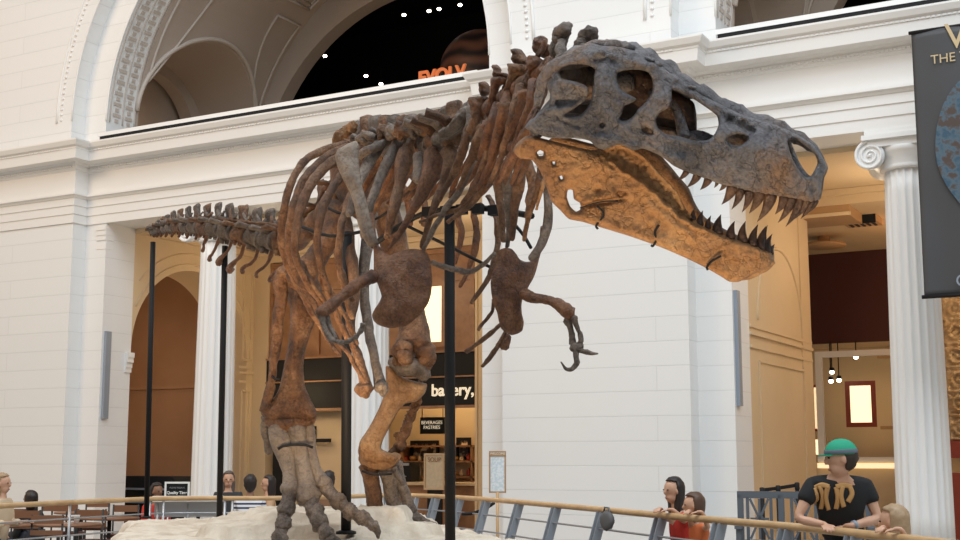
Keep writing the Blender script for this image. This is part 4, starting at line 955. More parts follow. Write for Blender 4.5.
# ---------------------------------------------------------------- ribs of the animal's right side
RR = [
 ([(356,141,10.5,3),(332,147,10.3,3.5),(311,156,10.15,4),(296,172,10.0,4.2),(286,200,9.95,4.2),(281.5,230,10,4),(284,254,10.05,4),(293,277,10.1,3.6),(306,302,10.1,3),(322,330,10.1,2.4),(340,356,10.0,2)], B_BR),
 ([(358,143,10.3,3),(337,150,10.1,3.6),(318,163,9.95,4.4),(302,184,9.85,4.6),(293,212,9.8,4.6),(289,243,9.85,4.4),(294,268,9.9,4),(307,293,9.9,3.4),(326,323,9.9,2.8),(348,354,9.85,2.4),(362,377,9.8,2)], B_BR),
 ([(360,149,10.1,3.5),(338,158,9.9,4.6),(320,172,9.75,5.2),(306,193,9.65,5),(298.5,217,9.6,4.8),(295,242,9.6,4.4),(298,262,9.65,4),(309,286,9.7,3.2),(322,305,9.7,2.4)], B_BR),
 ([(364,156,9.9,3.5),(343,174,9.7,4.4),(331,191,9.6,4.6),(321.5,213,9.5,4.4),(317.5,240,9.5,4.2),(322,272,9.55,3.6),(334,306,9.6,3),(347,340,9.65,2.4)], B_BR),
 ([(370,158,9.8,3.5),(358,180,9.6,4),(347.5,205,9.5,4),(341,232,9.4,4),(339,258,9.4,3.6),(344,288,9.45,3),(352,318,9.5,2.4)], B_BR),
 ([(384,139,9.7,5),(376,150,9.6,6.5),(366,168,9.5,5.6),(356,190,9.4,5),(349,215,9.35,4)], B_GR),
 ([(389,141,9.6,3.5),(374,147,9.5,5),(362,154,9.5,4.5),(352,164,9.55,3)], B_GR),
 ([(398,142,9.55,5),(391,156,9.45,6),(382,174,9.4,5.2),(371,204,9.3,4.6),(363,236,9.3,3.6)], B_GR),
 ([(406,150,9.35,7),(403,166,9.3,8.5),(400,181,9.25,6),(394,208,9.2,5),(387,238,9.2,3.5)], B_BR),
 ([(418,155,9.2,6),(421,168,9.15,8),(420,180,9.1,8)], B_GR),
 ([(431,151,9.05,7),(433,166,9.0,11),(427,184,8.95,8),(414,208,8.95,4.5),(398,236,9.0,3),(388,250,9.05,1.8)], B_RD),
 ([(448,150,8.85,8),(452,164,8.8,9),(444,186,8.8,6),(432,212,8.8,3.6),(422,248,8.9,2.2)], B_BR),
 ([(476,162,8.5,3),(458,192,8.55,3.4),(440,218,8.65,3),(423,250,8.8,2)], B_GR),
 ([(492,168,8.2,3.4),(480,190,8.3,3.4),(462,208,8.5,3),(440,214,8.7,2.2),(420,222,8.9,1.6)], B_BR),
 ([(498,160,8.1,3),(488,184,8.2,3.4),(470,205,8.35,3),(448,222,8.6,2)], B_BR)]
for pts, m in RR: bone('rib', pts, m, flat=(FW, .75))
# far-side ribs
LR = [
 ([(470,205,9.7,2.6),(459,215,9.7,4),(461,235,9.7,3.6),(455,262,9.7,2.4)], B_RD),
 ([(482,205,9.5,2.6),(474,212,9.5,3.4),(477,235,9.5,3.6),(471,262,9.5,3),(460,287,9.5,1.8)], B_RD),
 ([(488,196,9.3,2.6),(497,220,9.2,3.4),(497,248,9.2,3.4),(489,276,9.2,3),(471,303,9.2,1.8)], B_BR),
 ([(500,160,8.5,5),(498,180,8.5,6),(500,205,8.5,4),(504,242,8.5,2.6)], B_BR),
 ([(509,160,8.4,4),(507,190,8.4,5),(509,215,8.4,4),(508,246,8.4,2.4)], B_GR),
 ([(520,158,8.3,5),(519,180,8.3,6),(515,208,8.3,4.6),(512,240,8.3,2.8)], B_BR),
 ([(528,162,8.2,4),(533,182,8.2,6),(531,200,8.2,5),(527,218,8.2,3)], B_BR),
 ([(540,168,8.0,3),(538,190,8.0,3.4),(530,212,8.1,2.8),(524,240,8.2,2)], B_BR),
 ([(546,172,7.9,1.6),(541,192,7.9,2),(536,210,7.95,1.6)], B_JAW),
 ([(380,165,11.2,3),(398,180,11.1,3.6),(408,200,11.0,3.6),(410,225,11.0,3)], B_RD),
 ([(395,160,11.0,3),(415,180,10.9,3.4),(424,200,10.8,3.4),(424,225,10.8,2.6)], B_BR),
 ([(330,200,10.9,3),(326,225,10.9,3),(334,248,10.9,3)], B_BR), ([(345,215,10.7,3),(352,240,10.7,3),(348,262,10.7,3)], B_BR)]
for pts, m in LR: bone('rib', pts, m, flat=(FW, .75))
rq = random.Random(12)
for i in range(14):
    x = 372+i*9.5; y = 152-i*1.2; bone('rib', [(x, y, 10.3-.1*i, 3), (x-6, y+18, 10.35-.1*i, 3.6), (x-14-rq.uniform(0, 6), y+38, 10.45-.1*i, 3.2), (x-26-rq.uniform(0, 8), y+58, 10.6-.1*i, 2)], B_RD if i % 2 else B_BR, flat=(FW, .7))
for i in range(6):
    x = 505+i*7; bone('neck_rib', [(x, 128-i*3, 7.75-.06*i, 4), (x-5, 142, 7.8-.06*i, 4.5), (x-12, 160, 7.95-.06*i, 3.4), (x-22, 184, 8.2-.06*i, 1.8)], B_BR if i % 2 else B_RD, flat=(FW, .7))
# belly ribs
for pts in ([(300,262,9.75,2.6),(318,292,9.7,2.6),(338,320,9.7,2.4),(355,348,9.75,2)], [(318,262,9.9,2),(330,290,9.9,2.2),(346,318,9.9,2),(358,344,9.9,1.8)], [(335,250,10,3),(345,280,10,3),(352,300,10,3)],
            [(493,300,8.6,1.6),(492,310,8.6,1.6),(478,330,8.7,1.8)], [(502,324,8.5,2),(490,334,8.5,2.6),(466,352,8.6,2)], [(506,330,8.4,2.2),(497,348,8.4,2.4),(482,366,8.4,2)]):
    bone('belly_rib', pts, B_BR)
bone('belly_rib', [(508,336,8.4,3),(505,343,8.4,4),(504,348,8.4,4.6)], B_RD)
bone('belly_rib', [(432,262,9.1,2.4),(448,268,9.1,2.8),(470,271,9.1,2.6),(485,263,9.0,2.2),(494,254,8.9,2)], B_GR)
# ---------------------------------------------------------------- shoulder blades and coracoids
def flatplace(d0, n_, curve=None):
    """surface through depth d0 at the first point, facing n_"""
    def f(ref):
        c = P(ref[0], ref[1], d0); nn = Vector(n_).normalized()
        def g(px, py, w):
            r = ray(px, py); q = EYE+r*(nn.dot(c-EYE)/nn.dot(r)); return q+nn*(w+(curve(px, py) if curve else 0))
        return g
    return f
def relief_c(x, y, s): q = Vector((x*.07, y*.07, 5)); return (.02*noise.noise(q)+.008*noise.noise(q*3.3))*min(1, s/5)
nR = (-FH*.92-RV*.25+Z*.1)
cur = lambda cx, cy, k: (lambda px, py: -k*(((px-cx)/35)**2+((py-cy)/45)**2))
mb = MB()
corR = [(362,230),(367,240),(370.6,248),(372,262),(372.6,273),(376,281),(379,289),(381,296),(378,302),(373,308),(369.6,313.7),(371,319),(376,323.5),(389,327),(405,324),(413,318),(419.6,311.6),(426,302),(429,292),(430,279),(429,268),(427.5,258),(423,249),(412,247),(401,249),(394,252),(388,254),(381,249),(376,243),(372,232),(368,218),(365,205),(358,205),(357,218)]
plate(mb, sheet(corR, [], 3), flatplace(8.75, nR, cur(395, 285, .05))((395, 285)), .03, 9, relief_c)
mb.build('coracoid', B_RD, SK)
mb = MB(); blR = [(335,148),(333,155),(336,166),(343,180),(350,193),(354,205),(357,222),(361,236),(367,246),(376,243),(372,228),(369,214),(366,200),(362,186),(359,170),(357,156),(356,143),(352,139),(345,142),(340,145)]
plate(mb, sheet(blR, [], 2.6), flatplace(8.95, -FH*.9-RV*.3, cur(350, 200, .03))((350, 200)), .022, 5, relief_c); mb.build('shoulder_blade', B_LT, SK)
nL = (-FH*.85+RV*.25)
mb = MB(); corL = [(503,248),(509,246.5),(514,248),(518,253),(521,258.5),(527,261),(533,260),(539,250),(545,236),(549,222),(553,222),(549,240),(542,258.5),(538,270),(534,279),(530,285),(527,291),(523,298),(522,306),(523,314),(525.5,322),(524.5,330),(520,333),(514,334.5),(508,332),(503,328),(500,320),(498,312),(494,303),(492,292),(491.5,282),(493,273),(496,266),(498,259),(499,253)]
plate(mb, sheet(corL, [], 3), flatplace(8.25, nL, cur(512, 290, .05))((512, 290)), .028, 8, lambda x, y, s: relief_c(x, y, s)-.03*math.exp(-(((x-511)/1.6)**2+((y-289)/1.6)**2))); mb.build('coracoid', B_RD, SK)
mb = MB(); blL = [(539,165),(545,165),(549,180),(552,200),(553,215),(552,228),(546,245),(537,258),(530,261),(528,257),(536,245),(542,228),(544,210),(543,190)]
plate(mb, sheet(blL, [], 2.6), flatplace(8.2, nL)((540, 215)), .02, 4, relief_c); mb.build('shoulder_blade', B_GR, SK)
# hips
mb = MB(); il = [(330,165),(338,150),(352,146),(372,150),(388,160),(396,178),(392,196),(380,205),(374,216),(362,222),(352,216),(346,206),(338,198),(331,184)]
plate(mb, sheet(il, [], 4), flatplace(10.75, -FH*.6-RV*.7)((360, 185)), .03, 8, relief_c); mb.build('ilium', B_BR, SK)
mb = MB(); plate(mb, sheet(il, [], 4), flatplace(11.5, -FH*.6-RV*.7)((375, 185)), .03, 8, relief_c); mb.build('ilium', B_BR, SK)
bone('pubis', [(344,218,10.8,7),(350,250,10.6,6),(355,290,10.4,5.5),(350,325,10.2,4.8),(357,355,10.05,4.6),(365,382,10,6),(366,390,10,8)], B_BR, extra=[(364,390,9.98,8.5)])
bone('pubis', [(372,214,10.9,7),(366,250,10.7,6),(364,290,10.5,5.2),(368,325,10.3,5),(374,355,10.15,4.6),(379,378,10.1,5.4),(381,387,10.1,6.5)], B_GR, extra=[(382,388,10.05,7)])
bone('ischium', [(338,214,11.2,5),(335,240,11.4,4.5),(322,262,11.6,3.6),(306,285,11.8,3)], B_RD)
# ---------------------------------------------------------------- hind leg, animal's right (image left)
bone('femur', [(338,208,10.9,13),(334,228,10.85,12),(322,250,10.8,11),(308,268,10.75,13),(300,282,10.75,17)], B_BR, n=18)
mb = MB(); tib = [(288,276),(300,272),(316,277),(322,290),(319,310),(312,330),(306,348),(303.5,366),(305,386),(311,400),(316,410),(316.5,417),(310,421),(295,422.5),(280,423),(268,421),(261.5,415),(261,408),(268,403),(276,395),(280,385),(284,365),(288,345),(290,325),(290,308),(286,292)]
plate(mb, sheet(tib, [], 3), flatplace(10.95, -FH)((295, 350)), .085, 15, lambda x, y, s: (.02*noise.noise(Vector((x*.05, y*.03, 2)))+.02*rid(x, y, 300, 280, 296, 390, 5)-.015*rid(x, y, 280, 398, 312, 404, 2))*min(1, s/6)); mb.build('tibia', B_BR, SK)
bone('fibula', [(284,272,10.85,9),(281,282,10.85,8),(281,300,10.85,6.5),(277.5,322,10.85,6.2),(277,337,10.85,6),(274,360,10.85,5),(272,378,10.85,4.4),(268,398,10.85,5),(266,411,10.85,6.5)], B_BR, extra=[(284.5,272,10.82,7)])
bone('lashing', [(272,376,10.82,1.2),(275,379,10.78,1.2),(279,379,10.78,1.2)], M['blackmetal'], amp=0)
mb = MB()
as_ = [(262,414),(272,420),(288,423),(304,421),(316,416),(317,422),(312,430),(302,434),(288,434),(272,430),(264,422)]
limb(mb, [(268,419,10.9,6),(280,424,10.85,8),(296,424,10.85,8.5),(312,418,10.9,6)], flat=None); mb.build('ankle_bone', B_BR, SK)
bone('metatarsal', [(277,428,10.85,10),(281,440,10.82,11),(286,456,10.8,9.5),(290,474,10.72,8),(291,488,10.66,9)], B_LT, extra=[(290,490,10.62,9)], n=14)
bone('metatarsal', [(296,428,10.85,10),(298,442,10.82,9.5),(301,458,10.8,9),(305,476,10.7,9),(308,494,10.62,11)], B_LT, extra=[(308,496,10.58,11)], n=14)
bone('metatarsal', [(309,426,10.9,6),(309,438,10.88,7),(310,452,10.85,6.5),(316,470,10.75,6),(323,484,10.66,7.5)], B_LT, extra=[(324,484,10.62,7.5)], n=14)
bone('hallux', [(266,418,11.0,5),(264,430,11.0,3.6),(267,442,11.0,3.4),(269,452,11.0,4.4)], B_GR)
mb = MB(); c = [(278,447),(286,445),(296,444.5),(306,445),(313,447),(310,450),(298,450),(286,451)]
mb.tube([P(a, b, 10.62 if b < 449 and False else 10.68) for a, b in [(278,449),(283,446),(290,445),(298,444.6),(306,445),(313,447.5)]], .012, 8); mb.build('steel_band', M['blackmetal'], SK)
def toe(segs, m=B_BR):
    """each phalanx an own bone with flared joints; last one the claw"""
    for i in range(len(segs)-1):
        (x0, y0_, d0, r0), (x1, y1_, d1, r1) = segs[i], segs[i+1]
        if i == len(segs)-2:
            bone('toe_claw', [(x0, y0_, d0, r0), ((x0+x1)/2+1.5, (y0_+y1_)/2-1.5, (d0+d1)/2, r0*.75), (x1, y1_, d1, r1)], m)
        else: bone('toe_bone', [(x0, y0_, d0, r0), (x0*.6+x1*.4, y0_*.6+y1_*.4, d0*.6+d1*.4, r0*.8), (x0*.25+x1*.75, y0_*.25+y1_*.75, d0*.25+d1*.75, r1*.85), (x1, y1_, d1, r1*1.05)], m, extra=[(x1, y1_, d1-.02, r1*1.05)])
toe([(290,492,10.62,8.5),(286,510,10.5,8.5),(283,524,10.4,8),(279,538,10.3,7.5),(276,552,10.2,3)], B_GR)
toe([(309,498,10.6,10),(315,511,10.45,9),(320,523,10.32,8.5),(327,534,10.2,8),(334,543,10.1,7),(342,556,10.0,3)], B_GR)
toe([(326,488,10.62,8),(338,501,10.5,8),(350,511,10.4,7.5),(362,518,10.32,7),(374,526,10.25,5.5),(378,538,10.2,1.6)], B_GR)
# ---------------------------------------------------------------- hind leg, animal's left (image right)
bone('femur', [(384,205,11.3,14),(392,235,11.35,14),(400,270,11.4,14),(409,305,11.4,14),(414,330,11.35,15),(414,345,11.3,19)], B_BR, n=18, extra=[(402,350,11.15,10),(404,357,11.12,9),(397,360,11.15,6),(424,352,11.25,11),(427,359,11.25,9),(424,369,11.25,7)])
bone('knee_joint', [(392,362,11.3,5),(402,366,11.2,9),(416,368,11.25,10),(426,376,11.25,7)], B_GR)
mb = MB(); tb2 = [(386,366),(394,369),(405,378),(418,382),(427,384),(425,393),(417,401),(405,404),(398,412),(391,425),(384,438),(381,448),(388,452),(398,455),(394,462),(378,464),(362,461),(358,452),(360,441),(366,432),(372,422),(379,408),(385,392),(386,378)]
plate(mb, sheet(tb2, [], 3), flatplace(11.2, -FH*.95+RV*.2)((390, 410)), .075, 13, lambda x, y, s: (.02*noise.noise(Vector((x*.05, y*.05, 7)))+.012*noise.noise(Vector((x*.2, y*.2, 7))))*min(1, s/6)); mb.build('tibia', B_JAW, SK)
mb = MB(); rn = random.Random(4)
for i in range(9):
    u = i/8; x = 421-26*u; y = 388+66*u; limb(mb, [(x+rn.uniform(-3, 2)+3, y-7, 11.5, 2.5), (x+rn.uniform(-3, 4), y, 11.5, 4.6), (x+rn.uniform(-3, 2)-3, y+7, 11.5, 2.8)], amp=.035)
mb.build('fibula', B_BR, SK)
bone('ankle_bone', [(362,458,11.2,6),(374,461,11.15,8),(388,461,11.2,8),(397,456,11.25,5)], B_JAW)
bone('metatarsal', [(369,466,11.25,10),(371,480,11.25,8.5),(374,498,11.25,8),(376,514,11.25,9)], B_BR, n=14)
bone('metatarsal', [(386,466,11.3,9),(389,482,11.3,7.5),(393,500,11.3,7),(397,514,11.3,8)], B_GR, n=14)
bone('metatarsal', [(396,464,11.35,7),(400,482,11.35,6),(407,500,11.35,5.5),(412,512,11.35,6)], B_GR, n=14)
bone('hallux', [(393,468,11.2,3.4),(398,476,11.2,3),(404,484,11.2,2)], B_GR)
toe([(410,512,11.4,6.5),(418,519,11.3,5.5),(428,524,11.25,4),(437,528,11.2,1.5)], B_GR)
toe([(378,516,11.2,8),(384,524,11.1,7),(390,531,11.0,6),(395,538,10.9,2)], B_GR)
mb = MB(); mb.tube([P(a, b, 11.02) for a, b in [(362,471),(370,474),(380,474.5),(392,474)]], .010, 8); mb.build('steel_band', M['blackmetal'], SK)
# ---------------------------------------------------------------- arms
bone('humerus', [(374,276,8.75,7),(363,281,8.7,6.5),(352,289,8.65,6),(340,299,8.6,5.6),(328,308,8.55,6.2),(321,313,8.5,6.5)], B_RD)
bone('radius', [(321,316,8.5,4),(323,325,8.48,3),(328,334,8.45,3),(332,340,8.44,3.4)], B_GR); bone('ulna', [(326,318,8.52,4),(329,326,8.5,2.6),(333,333,8.47,2.8),(335,339,8.45,3)], B_GR)
for a, b in zip([(333,340,8.44),(341,342.5,8.42),(349,341,8.4),(356,337,8.38),(361,331,8.38)], [(341,342.5,8.42),(349,341,8.4),(356,337,8.38),(361,331,8.38),(363,324,8.38)]):
    bone('finger_bone', [(*a, 3), ((a[0]+b[0])/2, (a[1]+b[1])/2, a[2], 2.1), (*b, 2.8)], B_GR, amp=.003)
bone('humerus', [(524,294,8.2,6.5),(533,297,8.15,6),(545,300,8.1,5.2),(556,304,8.05,5.4),(565,309,8.0,6.6),(571,314,8.0,7.5)], B_RD, amp=.010)
bone('ulna', [(568,320,8.0,4.5),(570,328,8.0,3),(572,337,8.0,3),(573,344,8.0,3.6)], B_GR); bone('radius', [(574,318,7.98,4),(577,327,7.98,2.4),(580,335,7.98,2.4),(580,342,7.98,3)], B_GR)
bone('wrist_bone', [(571,346,7.98,4),(577,348,7.98,5),(581,345,7.98,4)], B_GR)
bone('finger_bone', [(579,349,7.97,3.4),(583,351,7.96,2.4),(587,352,7.95,2.8)], B_GR, amp=.003); bone('finger_claw', [(587,352,7.95,2.8),(592,353.5,7.94,2),(598,353.5,7.93,.8)], B_GR, amp=.002)
bone('finger_bone', [(576,350,7.97,3.4),(576,357,7.96,2.8),(577,363,7.95,3)], B_GR, amp=.003); bone('finger_claw', [(577,363,7.95,3),(572,369,7.94,2.4),(566,369,7.93,1.8),(561,362,7.92,.7)], B_GR, amp=.002)
# ---------------------------------------------------------------- steel armature (what carries the bones)
AR = thing('steel_armature', P(450, 545, 9.2), 'black steel rods running through the rib cage of the skeleton', 'armature')
for pts, r in [([(372,246,9.9),(400,226,9.7),(430,212,9.5),(480,208,9.2),(532,216,8.6)], .022), ([(401,223,9.6),(440,242,9.5),(492,268,9.3)], .012), ([(470,204,8.8),(492,182,8.6),(514,152,8.4)], .018),
               ([(516,226,8.35),(524,236,8.3),(531,248,8.25)], .012), ([(300,226,10.6),(330,236,10.4),(360,232,10.3)], .014), ([(322,205,10.5),(345,214,10.3),(372,206,10.2)], .012), ([(362,224,10),(378,218,9.9),(396,206,9.8)], .010)]:
    mb = MB(); mb.tube([P(*q) for q in cr(pts, 4)], r, 8); mb.build('rod', M['blackmetal'], AR)
for px, py in ((428,212),(446,211),(462,209.5),(478,209),(494,210.5),(510,213)):
    mb = MB(); c = P(px, py, 9.5-(px-430)*.0085); mb.box((c.x-.035, c.y-.03, c.z-.035), (c.x+.035, c.y+.03, c.z+.035)); mb.build('clamp', M['blackmetal'], AR)
def pole(px0, py0, px1, d, r, zb, label):
    top = P(px0, py0, d); bot = hz(px1, 540, .0); bx = P(px1, 500, d); mb = MB(); base = Vector((bx.x, bx.y, zb))
    mb.lathe([(r, 0), (r, (top-base).z)], (bx.x, bx.y, zb), 20); 
    n = len(mb.v); H = (top-base).z
    for i in range(n):
        k = (mb.v[i].z-zb)/H; mb.v[i] += Vector((top.x-bx.x, top.y-bx.y, 0))*k
    mb.lathe([(r*2, zb), (r*2, zb+.02), (r*1.2, zb+.03)], (bx.x, bx.y, 0), 20)
    o = mb.build('support_pole', M['blackmetal']); tag(o, label, 'pole', 'black support poles'); return o
pole(449.5, 210, 450.5, 9.3, .038, .86, 'thick black steel pole under the rib cage, in front of the bakery sign')
pole(347, 232, 346.5, 10.6, .042, .98, 'black steel pole between the dinosaur\'s two hind legs')
pole(225, 246, 220, 12.75, .03, .90, 'black steel pole in front of the left column, under the middle of the tail')
pole(153, 242, 147, 15.0, .03, .90, 'leftmost black steel pole, holding the tip of the tail')
# ---------------------------------------------------------------- rock base
def campl(L, D): return HV*D+RV*L
slabs = [ # polygon in (lateral, depth), top height
 ([(-4.0,14.4),(-3.55,12.4),(-3.2,10.9),(-2.7,9.4),(-2.4,7.6),(1.2,7.4),(1.0,9.6),(.25,11.4),(-.2,13.2),(-1.6,14.6)], .935),
 ([(-2.62,13.5),(-2.5,12.2),(-2.35,11.1),(-2.1,10.85),(-.75,10.8),(-.35,11.2),(-.45,12.2),(-.7,13.3)], 1.07),
 ([(-2.2,13.1),(-2.15,11.9),(-1.9,11.15),(-1.05,11.1),(-.8,11.6),(-.85,12.8)], 1.14),
 ([(-1.15,11.6),(-1.12,11.2),(-.95,11.0),(-.66,11.05),(-.55,11.45),(-.75,11.8)], 1.20)]
def pdist(poly, x, y):
    b = 1e9; n = len(poly)
    for i in range(n):
        ax, ay = poly[i]; bx, by = poly[(i+1) % n]; dx, dy = bx-ax, by-ay; t = max(0, min(1, ((x-ax)*dx+(y-ay)*dy)/(dx*dx+dy*dy))); b = min(b, math.hypot(ax+t*dx-x, ay+t*dy-y))
    return b if inside(poly, x, y) else -b
mb = MB(); n1, n2 = 150, 185; vs = []
for j in range(n2+1):
    for i in range(n1+1):
        L = -4.7+6.6*i/n1; D = 6.9+8.2*j/n2; q = Vector((L*1.1, D*1.1, 0)); L2 = L+.12*noise.noise(q*1.7); D2 = D+.12*noise.noise(q*1.7+Vector((9, 2, 0))); z = 0
        for k, (poly, h) in enumerate(slabs):
            s = pdist(poly, L2, D2); e = .22 if k == 0 else .05; u = max(0, min(1, (s+.0)/e)); u = math.sqrt(u*(2-u)); base = 0 if k == 0 else slabs[k-1][1]
            if u > 0: z = max(z, base-(.02 if k else 0)+(h-base)*u)
        z += (.030*noise.noise(q*2.3)+.022*noise.noise(q*6)+.014*noise.noise(q*17))*(1 if z > .1 else 0); p = campl(L, D); vs.append((p.x, p.y, max(z, -.02)))
mb.add(vs, [(j*(n1+1)+i, j*(n1+1)+i+1, (j+1)*(n1+1)+i+1, (j+1)*(n1+1)+i) for j in range(n2) for i in range(n1)], True)
M['rock'] = mat('pale_sandstone', (.56, .46, .35), .85, noise_scale=5, col2=(.76, .67, .55), bump=1.0, bump_scale=22, contrast=(.3, .6))
o = mb.build('rock_base', M['rock']); tag(o, 'pale cream rock platform carrying the dinosaur skeleton', 'rock')
# ================================================================ RAILING round the stage
def xyz(v): return (v.x, v.y, v.z)
rail_px = [(1010, 553), (960, 545.5), (880, 536), (800, 527.5), (720, 520.5), (650, 514.3), (593, 508.8), (540, 504), (500, 500.5), (460, 497.6), (425, 495.8), (396, 495.3), (372, 495.6), (352, 496.4), (310, 497.5), (270, 498.2), (225, 498.3), (180, 498.4), (150, 499), (125, 500), (70, 502.5), (0, 506), (-60, 510)]
rp = [hz(a, b, 1.07) for a, b in rail_px]; rc = [Vector(q) for q in cr([xyz(v) for v in rp], 6)]
ctr = campl(-1.2, 10.5)
def outward(i):
    t = rc[min(i+1, len(rc)-1)]-rc[max(i-1, 0)]; n_ = Vector((t.y, -t.x, 0)).normalized(); c = rc[i]
    return n_ if n_.dot(Vector((c.x-ctr.x, c.y-ctr.y, 0))) > 0 else -n_
def leanf(i): return .30 if i < 13*6 else max(0, .30-(i-78)*.02)
RL = thing('stage_railing', (rc[40].x, rc[40].y, 0), 'curved guard railing with oak handrail and steel rods around the rock base', 'railing')
mb = MB(); mb.tube(rc, .032, 10); mb.build('handrail', M['wood'], RL)
for z in (.88, .68, .48, .28):
    pts = [Vector((c.x, c.y, z))-outward(i)*leanf(i)*(1.07-z)/1.0 for i, c in enumerate(rc)]
    mb = MB(); mb.tube(pts, .0115, 6); mb.build('rail_rod', M['steel'], RL)
M['postgrey'] = mat('grey_post_paint', (.30, .33, .37), .45, .2)
def near_i(px):
    best = 0; bd = 1e9
    for i, c in enumerate(rc):
        q = c-EYE; x = 480+F*q.dot(RV)/q.dot(FW)
        if abs(x-px) < bd: bd = abs(x-px); best = i
    return best
for px in (930, 855, 787, 718, 656, 598, 558, 522, 488, 462, 437, 415, 402, 388):
    i = near_i(px); c = rc[i]; o_ = outward(i); t = (rc[min(i+1, len(rc)-1)]-rc[i-1]).normalized()
    top = Vector((c.x, c.y, 1.05)); bot = Vector((c.x, c.y, 0))-o_*leanf(i)*1.07; ax = (top-bot)/2
    pr = thing('railing_post', bot, 'grey', 'post') if False else None
    for s in (-1, 1):
        mb = MB(); mb.obox((top+bot)/2+t*s*.045, t*.007, o_*.045, ax); mb.build('post_plate', M['postgrey'], RL)
for px in (-30, 71, 152, 162, 226, 236):
    c = rc[near_i(px)]; mb = MB(); mb.tube([(c.x, c.y, 0), (c.x, c.y, 1.05)], .018, 8); mb.build('post', M['steel'], RL)
# pale barrier panel and small sign on it
pa, pb = hz(152, 499.5, 1.06), hz(224, 499.0, 1.06)
bp_ = thing('barrier_desk', ((pa.x+pb.x)/2, (pa.y+pb.y)/2, 0), 'long pale desk-like barrier with cream top behind the left part of the rock base', 'barrier')
d_ = (pb-pa).normalized(); n_ = Vector((d_.y, -d_.x, 0)); off = -n_*.25
mb = MB(); mb.obox((pa+pb)/2+off, d_*((pb-pa).length/2), n_*.12, Vector((0, 0, .035))); mb.build('top', M['plainwhite'], bp_)
mb = MB(); mb.obox((pa+pb)/2+off+Vector((0, 0, -.14)), d_*((pb-pa).length/2-.03), n_*.02, Vector((0, 0, .10))); mb.build('panel', M['steel'], bp_)
for q in (.08, .5, .92):
    c = pa.lerp(pb, q)+off; mb = MB(); mb.tube([(c.x, c.y, 0), (c.x, c.y, 1.0)], .025, 8); mb.build('leg', M['steel'], bp_)
(s0, s1) = P(166.5, 497, 18.2), P(188, 485, 18.2)
sgn = thing('table_sign', (s0.x, s0.y, 1.0), 'black sign with white lettering in a white frame behind the barrier', 'sign')
rr_ = Vector((RV.x, RV.y, 0)); zc = (s0.z+s1.z)/2-.03; hw = (s1-s0).dot(rr_)/2; cc = (s0+s1)/2; cc.z = zc; hh = (s1.z-s0.z)/2+.05
mb = MB(); mb.obox(cc, rr_*hw, HV*.01, Vector((0, 0, hh))); mb.build('board', M['black'], sgn)
mb = MB()
for s in (-1, 1): mb.obox(cc+rr_*s*(hw+.012), rr_*.013, HV*.02, Vector((0, 0, hh+.025))); 
mb.obox(cc+Vector((0, 0, hh+.012)), rr_*hw, HV*.02, Vector((0, 0, .013))); mb.build('frame', M['plainwhite'], sgn)
textmesh('lettering', 'Quality Time', .055, M['plainwhite'], sgn, cc-HV*.014+Vector((0, 0, .005)), right=rr_, up=Vector((0, 0, 1)), extrude=.002, bold=.0015)
textmesh('lettering', 'PLEASE RESERVE', .030, M['steel'], sgn, cc-HV*.014+Vector((0, 0, .075)), right=rr_, up=Vector((0, 0, 1)), extrude=.001)
for s in (-1, 1):
    mb = MB(); c = cc+rr_*s*hw*.8; mb.tube([(c.x, c.y, 0), (c.x, c.y, zc-hh)], .012, 6); mb.build('leg', M['steel'], sgn)
# menu stand
c = P(497.5, 474, 17.2); ms2 = thing('menu_stand', (c.x, c.y, 0), 'slim upright stand with a framed printed sheet in front of the white centre pier', 'sign stand')
hw, hh = .105, .24
mb = MB(); mb.obox(c, rr_*hw, HV*.006, Vector((0, 0, hh))); mb.build('sheet', mat('blue_print', (.78, .82, .84), .5, noise_scale=30, col2=(.62, .70, .74), contrast=(.45, .55)), ms2)
mb = MB()
for s in (-1, 1): mb.obox(c+rr_*s*hw, rr_*.01, HV*.014, Vector((0, 0, hh+.01)))
mb.obox(c-Vector((0, 0, hh)), rr_*hw, HV*.014, Vector((0, 0, .01))); mb.obox(c+Vector((0, 0, hh+.03)), rr_*(hw+.01), HV*.014, Vector((0, 0, .035))); mb.build('frame', M['fixture'], ms2)
textmesh('heading', 'WELCOME', .042, M['plainwhite'], ms2, c-HV*.016+Vector((0, 0, hh+.03)), right=rr_, extrude=.001)
mb = MB(); mb.tube([(c.x, c.y, .02), (c.x, c.y, c.z-hh)], .022, 8); mb.build('pole', M['wood'], ms2)
mb = MB(); mb.lathe([(.18, 0), (.18, .015), (.03, .03)], (c.x, c.y, 0), 20); mb.build('base', M['steel'], ms2)
# sagging rope between rail and menu stand
mb = MB(); mb.tube([P(*q) for q in cr([(462, 514, 16.8, ), (474, 513, 16.8), (486, 508, 16.9), (494, 503, 17.0)], 5)], .022, 8); o = mb.build('barrier_rope', M['blackmetal']); tag(o, 'black sagging barrier rope left of the menu stand', 'rope')
# grey bag on the railing
i = near_i(608); c = rc[i]-outward(i)*.05
bagm = mat('grey_felt', (.13, .13, .135), .8); bg_ = thing('shoulder_bag', (c.x, c.y, .8), 'rounded grey shoulder bag hanging below the handrail', 'bag')
t = (rc[i+1]-rc[i-1]).normalized(); mb = MB(); st = 0
mb.ball(c+Vector((0, 0, -.10)), (1, 1, 1), 20, 12)
for k in range(len(mb.v)):
    p = mb.v[k]-(c+Vector((0, 0, -.10))); mb.v[k] = c+Vector((0, 0, -.10))+t*p.x*.14+outward(i)*p.y*.05+Vector((0, 0, p.z*.10))
rough(mb, .012, 8, 2); mb.build('bag_body', bagm, bg_)
mb = MB(); mb.tube([c+t*.10+Vector((0, 0, -.06)), c+t*.05+Vector((0, 0, .03)), c-t*.05+Vector((0, 0, .03)), c-t*.10+Vector((0, 0, -.06))], .010, 6); mb.build('strap', bagm, bg_)
